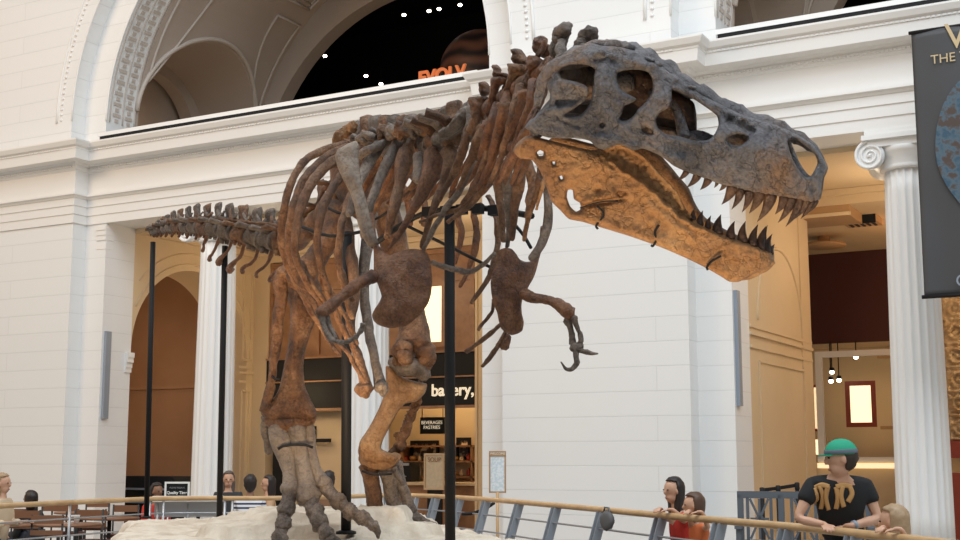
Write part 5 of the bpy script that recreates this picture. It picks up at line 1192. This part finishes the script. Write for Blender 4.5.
# ---------------------------------------------------------------- bench with lattice back
bl = thing('park_bench', hz(800, 530, 0), 'slate grey bench with cross-lattice back behind the man in black', 'bench')
A = P(737, 495, 16.6); Bq = P(871, 494, 16.2); WL[bl.name] = Vector(bl.location)
A.z = Bq.z = 0; d_ = (Bq-A); Lb = d_.length; d_.normalize(); n_ = Vector((d_.y, -d_.x, 0)); ht = 1.13
bm_ = mat('slate_paint', (.10, .115, .135), .5)
def bar(mb, x0, z0, x1, z1, w=.03, dy=0, th=.02):
    a = A+d_*x0+Vector((0, 0, z0))+n_*dy; b = A+d_*x1+Vector((0, 0, z1))+n_*dy; ax = (b-a)/2; pr_ = ax.normalized().cross(n_); mb.obox((a+b)/2, ax, pr_*w, n_*th)
mb = MB(); bar(mb, 0, ht, Lb, ht, .045); bar(mb, 0, .52, Lb, .52, .04)
W_ = Lb/3
for k in range(4): bar(mb, k*W_ if 0 < k < 3 else (.04 if k == 0 else Lb-.04), .5, k*W_ if 0 < k < 3 else (.04 if k == 0 else Lb-.04), ht, .04)
for k in range(3):
    a, b = k*W_+.06, (k+1)*W_-.06; m_ = (a+b)/2; zm = (.52+ht)/2
    for dx in (.16,): bar(mb, a+.07, .55, a+.07, ht-.03, .02); bar(mb, b-.07, .55, b-.07, ht-.03, .02)
    bar(mb, a+.1, .57, b-.1, ht-.05, .015); bar(mb, a+.1, ht-.05, b-.1, .57, .015); bar(mb, a+.1, zm, b-.1, zm, .015, th=.015); bar(mb, m_, .57, m_, ht-.05, .015, th=.015)
    mb.lathe([(.05, -.02), (.05, .02)], (0, 0, 0), 14)
    for q in range(28): v = mb.v[-28+q]; mb.v[-28+q] = A+d_*m_+Vector((0, 0, zm))+d_*v.x+Vector((0, 0, v.y))+n_*v.z
mb.build('backrest', bm_, bl)
mb = MB()
for k in range(5): bar(mb, 0, .46, Lb, .46, .012, .06+k*.09, .038)
mb.build('seat', bm_, bl)
for x in (.03, Lb-.03):
    for dy in (.02, .48): mb = MB(); bar(mb, x, 0, x, .72 if dy > .1 else .5, .03, dy, .03); mb.build('leg', bm_, bl)
    mb = MB(); a = A+d_*x+Vector((0, 0, .74)); mb.obox(a+n_*.27, d_*.045, n_*.28, Vector((0, 0, .02))); mb.build('armrest', bm_, bl)
# stanchions
for k, (px, py, d) in enumerate(((762, 488, 17.9), (778, 486, 18.0), (797, 483, 18.1))):
    c = P(px, py, d); t = thing('stanchion', (c.x, c.y, 0), ['leftmost black queue post behind the grey bench', 'middle black queue post behind the grey bench', 'right black queue post behind the grey bench'][k], 'queue post', 'black queue posts')
    mb = MB(); mb.lathe([(.17, 0), (.17, .02), (.03, .04), (.03, c.z-.10)], (c.x, c.y, 0), 16); mb.build('post', M['blackmetal'], t)
    mb = MB(); mb.lathe([(.03, c.z-.10), (.035, c.z-.08), (.035, c.z), (.02, c.z+.01)], (c.x, c.y, 0), 16); mb.build('cap', M['blackmetal'], t)
    if k < 2:
        e = P(*((778, 486, 18.0) if k == 0 else (797, 483, 18.1))); mb = MB(); a_ = Vector(c); a_.z -= .03; e.z -= .03; dd = (e-a_)/2; mb.obox((a_+e)/2, dd, Vector((0, 0, .025)), n_*.004); mb.build('belt', M['blackmetal'], t)
# ================================================================ PEOPLE
SKIN = mat('skin_light', (.62, .36, .24), .55, noise_scale=12, col2=(.56, .31, .20)); SKIN2 = mat('skin_brown', (.26, .13, .075), .55)
EYE_M = mat('eye_dark', (.03, .02, .02), .2); LIP = mat('lip', (.42, .16, .13), .5)
def skinmesh(name, nodes, edges, root=0, sub=1, voxel=None, extra=None, m=None, parent=None):
    """nodes: (x,y,z,r) world; grown with a Skin modifier, optionally fused with extra solids by a voxel remesh"""
    me = bpy.data.meshes.new(name); me.from_pydata([n[:3] for n in nodes], edges, []); o = bpy.data.objects.new(name, me); C.objects.link(o)
    sk = o.modifiers.new('s', 'SKIN'); sk.use_smooth_shade = True
    for i, n in enumerate(nodes):
        r_ = n[3]; ry = n[4] if len(n) > 4 else r_
        me.skin_vertices[0].data[i].radius = (r_, ry)
    me.skin_vertices[0].data[root].use_root = True
    sb_ = o.modifiers.new('u', 'SUBSURF'); sb_.levels = sub; sb_.render_levels = sub
    bpy.context.view_layer.update(); dg = bpy.context.evaluated_depsgraph_get(); m2 = bpy.data.meshes.new_from_object(o.evaluated_get(dg))
    bpy.data.objects.remove(o); mb = MB()
    mb.add([v.co for v in m2.vertices], [tuple(p.vertices) for p in m2.polygons], True)
    if extra: extra(mb)
    ob = mb.build(name, m, parent)
    if voxel:
        rm = ob.modifiers.new('r', 'REMESH'); rm.mode = 'VOXEL'; rm.voxel_size = voxel; rm.use_smooth_shade = True
        sm = ob.modifiers.new('m', 'SMOOTH'); sm.iterations = 3; sm.factor = .5
        bpy.context.view_layer.update(); dg = bpy.context.evaluated_depsgraph_get(); m3 = bpy.data.meshes.new_from_object(ob.evaluated_get(dg)); ob.modifiers.clear(); ob.data = m3
        for p in m3.polygons: p.use_smooth = True
        bm = bmesh.new(); bm.from_mesh(m3); seen = set(); groups = []
        for v in bm.verts:
            if v in seen: continue
            st_ = [v]; seen.add(v); g = []
            while st_:
                q = st_.pop(); g.append(q)
                for e in q.link_edges:
                    w_ = e.other_vert(q)
                    if w_ not in seen: seen.add(w_); st_.append(w_)
            groups.append(g)
        groups.sort(key=len); big = len(groups[-1])
        dead = [v for g in groups[:-1] if len(g) < big*.2 for v in g]
        if len(groups) > 1: print('ISLANDS', name, len(groups), big, [len(g) for g in groups[-4:-1]])
        bmesh.ops.delete(bm, geom=dead, context='VERTS'); bm.to_mesh(m3); bm.free()
        if not m3.materials: m3.materials.append(m)
    return ob
def oriented_ball(mb, c, X, Y, Z_, r, n=20, m_=14, fn=None):
    st = len(mb.v); mb.ball((0, 0, 0), 1.0, n, m_)
    for k in range(st, len(mb.v)):
        p = mb.v[k]; q = fn(p) if fn else p; mb.v[k] = c+X*q.x*r[0]+Y*q.y*r[1]+Z_*q.z*r[2]
def head_into(mb, c, face, up, s=1.0):
    """face: direction looked at; skull, jaw, nose, ears"""
    Y = face.normalized(); X = Y.cross(up).normalized(); U = X.cross(Y)
    oriented_ball(mb, c+U*.02*s, X, Y, U, (.075*s, .095*s, .10*s)); oriented_ball(mb, c-U*.055*s+Y*.018*s, X, Y, U, (.055*s, .066*s, .062*s))
    oriented_ball(mb, c-U*.012*s+Y*.098*s, X, Y, U, (.012*s, .018*s, .026*s), 10, 8)
    for k in (-1, 1): oriented_ball(mb, c+X*k*.078*s-U*.005*s, X, Y, U, (.010*s, .02*s, .03*s), 10, 8)
    return X, Y, U
def face_parts(body, c, face, up, s=1.0):
    Y = face.normalized(); X = Y.cross(up).normalized(); U = X.cross(Y)
    for k in (-1, 1):
        mb = MB(); oriented_ball(mb, c+X*k*.032*s+U*.012*s+Y*.088*s, X, Y, U, (.013*s, .008*s, .007*s), 10, 6); mb.build('eye', EYE_M, body)
    mb = MB(); oriented_ball(mb, c-U*.066*s+Y*.083*s, X, Y, U, (.024*s, .008*s, .007*s), 10, 6); mb.build('mouth', LIP, body)
def hair_cap(name, root, c, face, up, m, s=1.0, long=0.0, back=0.0, cover=.15):
    Y = face.normalized(); X = Y.cross(up).normalized(); U = X.cross(Y); mb = MB()
    def fn(p):
        q = p.copy()
        if q.y > cover and q.z < .55: q.y = cover+(q.y-cover)*.1
        if q.z < 0: q.z *= 1+long*8; q.x *= 1+long*.7*min(1, -p.z)
        return q
    oriented_ball(mb, c+U*.032*s-Y*.014*s, X, Y, U, (.088*s, .105*s, .104*s), 26, 20, fn); rough(mb, .006*s, 30, 1); return mb.build(name, m, root)
def arm(nodes, edges, sh, sho, el, wr, parent_i, k=1.0, hand=None, fingers=True):
    """adds shoulder-elbow-wrist-hand chain; hand = direction of palm/fingers"""
    b = len(nodes); nodes += [(*sho, .052*k), (*sho.lerp(el, .5), .044*k), (*el, .038*k), (*el.lerp(wr, .35), .038*k), (*wr, .025*k)]
    edges += [(parent_i, b), (b, b+1), (b+1, b+2), (b+2, b+3), (b+3, b+4)]
    h = (hand or (wr-el)).normalized(); palm = wr+h*.075*k; nodes.append((*palm, .030*k, .018*k)); edges.append((b+4, b+5))
    return b, palm, h
def add_fingers(mb, palm, h, side, k=1.0, curl=Vector((0, 0, -1))):
    h = h.normalized(); side = (side-h*side.dot(h)).normalized()
    for i, (o_, L) in enumerate(((-.030, .060), (-.010, .072), (.010, .068), (.029, .054))):
        a = palm+side*o_*k+h*.01*k; b = a+h*L*.42*k+side*o_*.1; c = b+(h*.7+curl*.55).normalized()*L*.33*k; e = c+(h*.35+curl*.9).normalized()*L*.27*k
        mb.tube([a-h*.02*k, a, b, c, e], [.0095*k, .0098*k, .009*k, .0085*k, .006*k], 8)
    a = palm-side*.026*k-h*.045*k; b = a-side*.026*k+h*.022*k; c = b+h*.028*k-side*.006*k+curl*.006; mb.tube([a+side*.01*k, a, b, c], [.012*k, .011*k, .0095*k, .007*k], 8)
# ---- the man in the green cap, leaning on the handrail
def man():
    i = near_i(838); rcn = rc[i]; o_ = outward(i); t = (rc[i+1]-rc[i-1]).normalized()
    if t.dot(RV) < 0: t = -t
    fwd = -o_                                                      # faces the dinosaur
    base = P(842, 500, (rcn-EYE).dot(FW)+.40); base.z = 0
    root = thing('person', base, 'man in green cap and black t-shirt with ochre print, leaning on the handrail', 'person')
    hd = P(841, 459, (P(838, 500, 1)-EYE).length*0+ (rcn-EYE).dot(FW)+.16)
    u = Vector((0, 0, 1)); D0 = (rcn-EYE).dot(FW)
    pel = base+u*.93; ch = P(839, 492, D0+.22); nk = P(841, 474, D0+.17); wst = pel.lerp(ch, .45)
    shL = P(812, 486, D0+.20); shR = P(866, 487, D0+.22); elL = P(797, 519, D0+.12); elR = P(878, 519, D0+.14)
    wrL = P(824, 526.5, D0+.01); wrR = P(852, 529, D0+.01); wrL.z = max(wrL.z, 1.12); wrR.z = max(wrR.z, 1.11)
    nodes = [(*pel, .15, .12), (*wst, .145, .11), (*ch, .17, .12), (*nk, .055), (*hd.lerp(nk, .4), .052)]; edges = [(0, 1), (1, 2), (2, 3), (3, 4)]
    for s in (-1, 1):
        hip = pel+t*s*.10-u*.05; kn = base+t*s*.13+u*.50+fwd*.04; an = base+t*s*.14+u*.09-fwd*.02; to = an+fwd*.16-u*.05; b = len(nodes)
        nodes += [(*hip, .085), (*hip.lerp(kn, .5), .080), (*kn, .058), (*kn.lerp(an, .35), .055), (*an, .036), (*to, .035)]; edges += [(0, b)]+[(b+k, b+k+1) for k in range(5)]
    b1, pL, hL = arm(nodes, edges, None, shL, elL, wrL, 2, 1.08, hand=(t*.9-u*.12+fwd*.25)); b2, pR, hR = arm(nodes, edges, None, shR, elR, wrR, 2, 1.08, hand=(-t*.9-u*.12+fwd*.25))
    face = (fwd*.9-t*.25-u*.05)
    def ex(mb): head_into(mb, hd, face, u, 1.12); add_fingers(mb, pL, hL, fwd, 1.1); add_fingers(mb, pR, hR, fwd, 1.1)
    body = skinmesh('body', nodes, edges, 0, 1, .0075, ex, SKIN, root); face_parts(body, hd, face, u, 1.12)
    M['blackcloth'] = mat('black_cotton', (.012, .012, .013), .85)
    sn = [(*(pel+u*.02), .175, .145), (*wst, .175, .14), (*ch, .20, .15), (*nk.lerp(ch, .28), .088)]; se = [(0, 1), (1, 2), (2, 3)]
    for sh_, el_ in ((shL, elL), (shR, elR)): b = len(sn); sn += [(*sh_, .078), (*sh_.lerp(el_, .30), .074), (*sh_.lerp(el_, .56), .072)]; se += [(2, b), (b, b+1), (b+1, b+2)]
    shirt = skinmesh('t_shirt', sn, se, 0, 2, .010, None, M['blackcloth'], root)
    pn = [(*(pel-u*.0), .165, .13)]; pe = []
    for s in (-1, 1):
        hip = pel+t*s*.10-u*.05; kn = base+t*s*.13+u*.50+fwd*.04; an = base+t*s*.14+u*.07-fwd*.02; b = len(pn)
        pn += [(*hip, .10), (*hip.lerp(kn, .5), .092), (*kn, .075), (*kn.lerp(an, .5), .068), (*an, .062)]; pe += [(0, b)]+[(b+k, b+k+1) for k in range(4)]
    skinmesh('trousers', pn, pe, 0, 2, .012, None, mat('denim', (.03, .05, .09), .8), root)
    for s in (-1, 1):
        an = base+t*s*.14; mb = MB(); oriented_ball(mb, an+fwd*.07+u*.045, t, fwd, u, (.05, .15, .045)); mb.build('shoe', M['blackcloth'], root)
    # ochre print on the chest: brush-like letters following the shirt
    shirt_pts = None
    om = mat('ochre_print', (.55, .30, .11), .8); mb = MB()
    dgm = shirt.data; import mathutils; bvh = mathutils.bvhtree.BVHTree.FromPolygons([v.co+WL[root.name] for v in dgm.vertices], [tuple(p.vertices) for p in dgm.polygons])
    def onshirt(px, py):
        r = ray(px, py).normalized(); h = bvh.ray_cast(EYE, r); return (h[0]-r*.004) if h[0] else None
    strokes = [[(814,488),(817,498),(815,508)], [(820,486),(823,497),(821,509)], [(828,486),(826,497),(829,510)], [(836,487),(838,498),(836,509)], [(843,486),(841,496),(844,507)], [(850,487),(852,494),(848,502)], [(815,488),(822,485),(829,487)], [(836,487),(844,485),(852,487)]]
    for st_ in strokes:
        pts = [onshirt(a, b) for a, b in cr(st_, 6)]; pts = [p for p in pts if p]
        if len(pts) > 2: mb.tube(pts, .019, 6, flat=(FH, .2))
    if mb.v: mb.build('chest_print', om, shirt)
    # cap
    Y = face.normalized(); X = Y.cross(u).normalized(); U = X.cross(Y); gm = mat('green_cap', (.02, .33, .19), .8); mb = MB()
    def fn(p): q = p.copy(); q.z = max(q.z, -.12); return q
    oriented_ball(mb, hd+U*.045-Y*.005, X, Y, U, (.100, .120, .105), 28, 20, fn); cap = mb.build('cap', gm, root)
    mb = MB(); vs = []; 
    for k in range(17):
        a = PI*k/16; e = Vector((math.cos(a), math.sin(a))); vs.append(hd+U*.038+X*e.x*.088+Y*(.085+e.y*.085))
    mb.prism(vs, -U*.010); mb.build('cap_peak', gm, cap)
    mb = MB(); mb.rings([[hd+U*z+X*math.cos(2*PI*k/28)*.1025*q+Y*(math.sin(2*PI*k/28)*.1225*q-.005) for k in range(28)] for z, q in ((.04, 1.0), (.042, 1.015), (.068, 1.0), (.07, .985))]); mb.build('cap_band', mat('grey_band', (.13, .16, .2), .8), cap)
    hair_cap('hair', root, hd-U*.018, face, u, mat('dark_hair', (.035, .022, .015), .7), 1.08, 0, 0, .0)
    # wristband
    h = (wrR-elR).normalized(); mb = MB(); a = h.orthogonal().normalized(); b = h.cross(a); mb.rings([[wrR-h*z+(a*math.cos(2*PI*k/14)+b*math.sin(2*PI*k/14))*.036 for k in range(14)] for z in (.035, .015)]); mb.build('wristband', M['steelblue'], root)
man()
# ---- children and others at the rail
def rail_person(px, headpx, headpy, back, label, skin, hairm, topm, s=.85, armsp=None, face_t=0.0, long=.25, faceaway=False):
    i = near_i(px); rcn = rc[i]; o_ = outward(i); t = (rc[i+1]-rc[i-1]).normalized(); t = t if t.dot(RV) > 0 else -t; u = Vector((0, 0, 1)); D0 = (rcn-EYE).dot(FW)
    fwd = -o_; hd = P(headpx, headpy, D0+back); base = Vector((hd.x, hd.y, 0))+o_*.10
    root = thing('person', base, label, 'person'); k = s
    hgt = hd.z; ch = hd-u*.34*k+o_*.05; nk = hd-u*.15*k+o_*.02; pel = base+u*max(.45, hgt-.78*k); wst = pel.lerp(ch, .5)
    nodes = [(*pel, .115*k, .095*k), (*wst, .11*k, .09*k), (*ch, .13*k, .09*k), (*nk, .045*k), (*hd.lerp(nk, .4), .043*k)]; edges = [(0, 1), (1, 2), (2, 3), (3, 4)]
    for q in (-1, 1):
        hip = pel+t*q*.08*k-u*.04; an = base+t*q*.10+u*.08; kn = hip.lerp(an, .5)+fwd*.04; to = an+fwd*.13-u*.04; b = len(nodes)
        nodes += [(*hip, .07*k), (*hip.lerp(kn, .5), .065*k), (*kn, .048*k), (*kn.lerp(an, .35), .045*k), (*an, .032*k), (*to, .032*k)]; edges += [(0, b)]+[(b+j, b+j+1) for j in range(5)]
    pal = []
    for q, aw in zip((-1, 1), armsp or ((-.05, .02), (.05, .02))):
        sh_ = ch+t*q*.15*k+u*.05; wr = rcn+t*aw[0]+u*.06+o_*.0; wr.z = 1.135; el_ = (sh_+wr)/2+t*q*.06*k-u*.08*k+o_*.02; b, p_, h_ = arm(nodes, edges, None, sh_, el_, wr, 2, k, hand=(fwd*.7-t*q*.6-u*.15)); pal.append((p_, h_, sh_, el_))
    face = (fwd+t*face_t)
    if faceaway: face = -face
    def ex(mb):
        head_into(mb, hd, face, u, 1.0*k**.3)
        for p_, h_, _, _ in pal: add_fingers(mb, p_, h_, t, .95*k**.5)
    body = skinmesh('body', nodes, edges, 0, 1, .009, ex, skin, root); face_parts(body, hd, face, u, k**.3)
    sn = [(*pel, .135*k, .115*k), (*wst, .13*k, .11*k), (*ch, .15*k, .11*k), (*nk.lerp(ch, .35), .07*k)]; se = [(0, 1), (1, 2), (2, 3)]
    for _, _, sh_, el_ in pal: b = len(sn); sn += [(*sh_, .062*k), (*sh_.lerp(el_, .5), .058*k)]; se += [(2, b), (b, b+1)]
    skinmesh('top', sn, se, 0, 2, .012, None, topm, root)
    pn = [(*pel, .13*k, .11*k)]; pe = []
    for q in (-1, 1):
        hip = pel+t*q*.08*k-u*.04; an = base+t*q*.10+u*.08; kn = hip.lerp(an, .5)+fwd*.04; b = len(pn); pn += [(*hip, .085*k), (*kn, .062*k), (*an, .05*k)]; pe += [(0, b), (b, b+1), (b+1, b+2)]
    skinmesh('trousers', pn, pe, 0, 2, .014, None, mat('dark_trousers', (.03, .035, .05), .8), root)
    hair_cap('hair', root, hd, face, u, hairm, 1.06*k**.3, long)
    return root
H_DARK = mat('black_hair', (.02, .012, .01), .5); H_BR = mat('brown_hair', (.09, .045, .025), .5); H_BL = mat('sandy_blonde_hair', (.34, .22, .12), .5, noise_scale=30, col2=(.42, .29, .17))
RED = mat('red_cotton', (.60, .045, .03), .8); ORG = mat('orange_cotton', (.70, .18, .06), .8); GRYC = mat('grey_cotton', (.14, .14, .15), .8)
rail_person(672, 673, 491, .22, 'dark-haired girl in red leaning on the handrail, resting both arms on it', SKIN, H_DARK, RED, .86, ((-.22, 0), (.02, 0)), .15, .28)
rail_person(694, 693, 506, .24, 'brown-haired child in orange beside the girl in red at the handrail', SKIN, H_BR, ORG, .72, ((-.10, 0), (.12, 0)), -.3, .1)
rail_person(893, 893, 523, .26, 'child with sandy blonde hair at the handrail right of the man in the green cap', SKIN, H_BL, GRYC, .78, ((-.12, 0), (.10, 0)), -.9, .45)
# ---------------------------------------------------------------- seated visitors, tables, chairs beyond the railing
WOODT = mat('brown_table', (.22, .10, .05), .4); DKC = mat('dark_chair', (.02, .018, .018), .5); REDC = mat('dark_red_seat', (.10, .03, .02), .6)
def make_table(x, y, label, r=.42):
    t = thing('cafe_table', (x, y, 0), label, 'table', 'cafe tables beyond the railing')
    mb = MB(); mb.lathe([(r, .72), (r+.01, .735), (r, .75)], (x, y, 0), 28); mb.build('tabletop', WOODT, t)
    mb = MB(); mb.lathe([(.03, .04), (.03, .72)], (x, y, 0), 12); mb.build('table_pole', DKC, t)
    mb = MB(); mb.lathe([(.25, 0), (.25, .02), (.04, .04)], (x, y, 0), 20); mb.build('base', DKC, t); return t
def make_chair(x, y, a, label, m=None):
    t = thing('cafe_chair', (x, y, 0), label, 'chair', 'cafe chairs beyond the railing'); ca, sa = math.cos(a), math.sin(a)
    W_ = lambda u, v, z: Vector((x+u*ca-v*sa, y+u*sa+v*ca, z)); X = Vector((ca, sa, 0)); Y = Vector((-sa, ca, 0)); U = Vector((0, 0, 1))
    mb = MB(); mb.obox(W_(0, 0, .45), X*.21, Y*.21, U*.02); mb.build('seat', m or REDC, t)
    mb = MB(); mb.obox(W_(0, -.21, .84), X*.20, Y*.012, U*.05); mb.obox(W_(0, -.21, .68), X*.20, Y*.012, U*.03); mb.build('backrest', WOODT, t)
    for u_, v_ in ((-.19, -.2), (.19, -.2), (-.19, .19), (.19, .19)):
        mb = MB(); mb.tube([W_(u_, v_, 0), W_(u_, v_, .44 if v_ > 0 else .90)], .014, 6); mb.build('leg', DKC, t)
    return t
tp = [(6, 16.7), (72, 16.9), (112, 18.7), (38, 19.0), (200, 20.6), (290, 20.6), (348, 20.6), (84, 20.6)]
names_t = ['leftmost cafe table nearest the frame edge', 'cafe table behind the railing left of the steel post', 'cafe table in front of the black kiosk', 'far cafe table below the left pier', 'cafe table behind the black sign', 'cafe table between the striped shirt and the veiled visitor', 'cafe table behind the dinosaur\'s right foot', 'farthest cafe table right of the steel post']
names_c = ['chair in front of the ', 'chair behind the ']
for (px, d), nm in zip(tp, names_t):
    c = P(px, 458, d); make_table(c.x, c.y, 'brown round '+nm)
    if px > 120: continue
    for s in (-1, 1):
        cx = c+HV*s*.66; make_chair(cx.x, cx.y, math.atan2(-HV.y*s, -HV.x*s)-PI/2, 'dark cafe '+names_c[0 if s < 0 else 1]+nm.replace('leftmost ', '').replace('cafe ', ''))
def tabletop_item(px, d, du, name, label, cat, col, prof):
    c = P(px, 458, d)+RV*du; mb = MB(); mb.lathe([(r, .75+z) for r, z in prof], (c.x, c.y, 0), 14); o = mb.build(name, col); return tag(o, label, cat)
cup = [(.03, 0), (.04, .1), (.042, .11)]; bot = [(.035, 0), (.035, .14), (.015, .18), (.015, .22)]
tabletop_item(112, 18.7, -.1, 'paper_cup', 'white paper cup on the cafe table in front of the black kiosk', 'cup', M['plainwhite'], cup)
tabletop_item(72, 16.9, .1, 'paper_cup', 'white paper cup on the cafe table left of the steel post', 'cup', M['plainwhite'], cup)
tabletop_item(290, 20.6, -.12, 'paper_cup', 'white paper cup on the table near the striped shirt', 'cup', M['plainwhite'], cup)
tabletop_item(38, 19.0, 0, 'bottle', 'dark bottle on the far cafe table below the left pier', 'bottle', DKC, bot)
tabletop_item(6, 16.7, .1, 'bottle', 'small dark bottle on the leftmost cafe table', 'bottle', DKC, bot)
def seated(px, py, d, face, label, skin, hairm, topm, long=.1, s=1.0, stripes=False, stand=False, dy=0):
    """small background visitor: head centre at (px,py), sitting (or standing)"""
    hd = P(px, py, d); u = Vector((0, 0, 1)); f = face.normalized(); X = f.cross(u); gr = hd.z
    root = thing('person', (hd.x, hd.y, 0), label, 'person'); pel = Vector((hd.x, hd.y, max(.50, gr-.78)))-f*.05
    if stand: pel.z = gr-.72
    nk = hd-u*.13; ch = hd-u*.31-f*.02; nodes = [(*pel, .13, .11), (*pel.lerp(ch, .5), .12, .10), (*ch, .145, .10), (*nk, .05), (*hd.lerp(nk, .4), .05)]; edges = [(0, 1), (1, 2), (2, 3), (3, 4)]; lg = []
    for q in (-1, 1):
        hip = pel+X*q*.09
        if stand: kn = Vector((hip.x, hip.y, pel.z*.52)); an = Vector((hip.x, hip.y, .08))
        else: kn = hip+f*.40+u*.02; an = Vector((kn.x, kn.y, .08))
        to = an+f*.14-u*.03; b = len(nodes); nodes += [(*hip, .08), (*kn, .06), (*an, .04), (*to, .035)]; edges += [(0, b), (b, b+1), (b+1, b+2), (b+2, b+3)]; lg.append((hip, kn, an))
    ar = []
    for q in (-1, 1):
        sh_ = ch+X*q*.17+u*.085; el_ = sh_-u*.26+X*q*.03+f*.03; wr = el_+f*.22+u*.02-X*q*.05; b, p_, h_ = arm(nodes, edges, None, sh_, el_, wr, 2, .95); ar.append((sh_, el_, wr, p_, h_))
    def ex(mb):
        head_into(mb, hd, f, u)
        for sh_, el_, wr, p_, h_ in ar: add_fingers(mb, p_, h_, X)
    body = skinmesh('body', nodes, edges, 0, 1, .0095, ex, skin, root); face_parts(body, hd, f, u)
    sn = [(*pel, .15, .13), (*pel.lerp(ch, .5), .145, .125), (*ch, .17, .125), (*nk.lerp(ch, .3), .08)]; se = [(0, 1), (1, 2), (2, 3)]
    for sh_, el_, wr, _, _ in ar: b = len(sn); sn += [(*sh_, .07), (*el_, .058), (*el_.lerp(wr, .7), .05)]; se += [(2, b), (b, b+1), (b+1, b+2)]
    skinmesh('top', sn, se, 0, 2, None, None, topm, root)
    pn = [(*pel, .14, .12)]; pe = []
    for hip, kn, an in lg: b = len(pn); pn += [(*hip, .10), (*kn, .075), (*(an+u*.03), .06)]; pe += [(0, b), (b, b+1), (b+1, b+2)]
    skinmesh('trousers', pn, pe, 0, 2, None, None, mat('dark_trousers', (.03, .035, .05), .8), root)
    hair_cap('hair', root, hd, f, u, hairm, 1.04, long)
def stripe_mat():
    m, nt, b = new_mat('striped_knit'); w_ = nt.nodes.new('ShaderNodeTexWave'); w_.bands_direction = 'Z'; w_.inputs['Scale'].default_value = 5.5; tc = nt.nodes.new('ShaderNodeTexCoord'); nt.links.new(tc.outputs['Object'], w_.inputs['Vector'])
    r = nt.nodes.new('ShaderNodeValToRGB'); r.color_ramp.interpolation = 'CONSTANT'; r.color_ramp.elements[0].color = (.03, .04, .10, 1); r.color_ramp.elements[1].position = .45; r.color_ramp.elements[1].color = (.75, .76, .78, 1)
    nt.links.new(w_.outputs['Fac'], r.inputs['Fac']); nt.links.new(r.outputs['Color'], b.inputs['Base Color']); b.inputs['Roughness'].default_value = .8; return m
H_W = HV; RVh = Vector((RV.x, RV.y, 0))
seated(228.5, 480, 19.0, -RVh*-.2-HV, 'visitor with grey-brown scarf over the hair and dark coat, beside the left column', SKIN, mat('taupe_scarf', (.12, .09, .075), .8), mat('charcoal_coat', (.035, .038, .042), .8), .45)
seated(250.5, 484, 17.9, HV, 'black-haired visitor in a navy and white striped top, seen from behind', SKIN2, H_DARK, stripe_mat(), .05)
seated(268, 484, 19.4, -RVh-HV*.3, 'dark-haired visitor in a tan top facing left, beside the dinosaur\'s right foot', SKIN, H_DARK, mat('tan_cotton', (.62, .38, .22), .8), .35)
seated(329.5, 480, 18.6, HV*.8+RVh*.4, 'dark-haired visitor seen from behind between the right foot and the black pole', SKIN2, H_DARK, mat('brown_cotton', (.20, .10, .05), .8), .15)
seated(157, 492, 18.6, RVh*.6-HV*.5, 'visitor in a bright red top beside the black sign', SKIN2, H_DARK, RED, .1)
seated(3, 484, 15.9, RVh-HV*.2, 'fair-haired visitor in a cream top at the left edge', SKIN, H_BL, mat('cream_cotton', (.66, .52, .36), .8), .3)
seated(30, 500, 17.9, -RVh*.7+HV*.4, 'dark-haired visitor in black among the cafe tables on the left', SKIN2, H_DARK, mat('black_top', (.015, .015, .017), .8), .1)
# red barrier behind the relief and low kerb under the centre pier
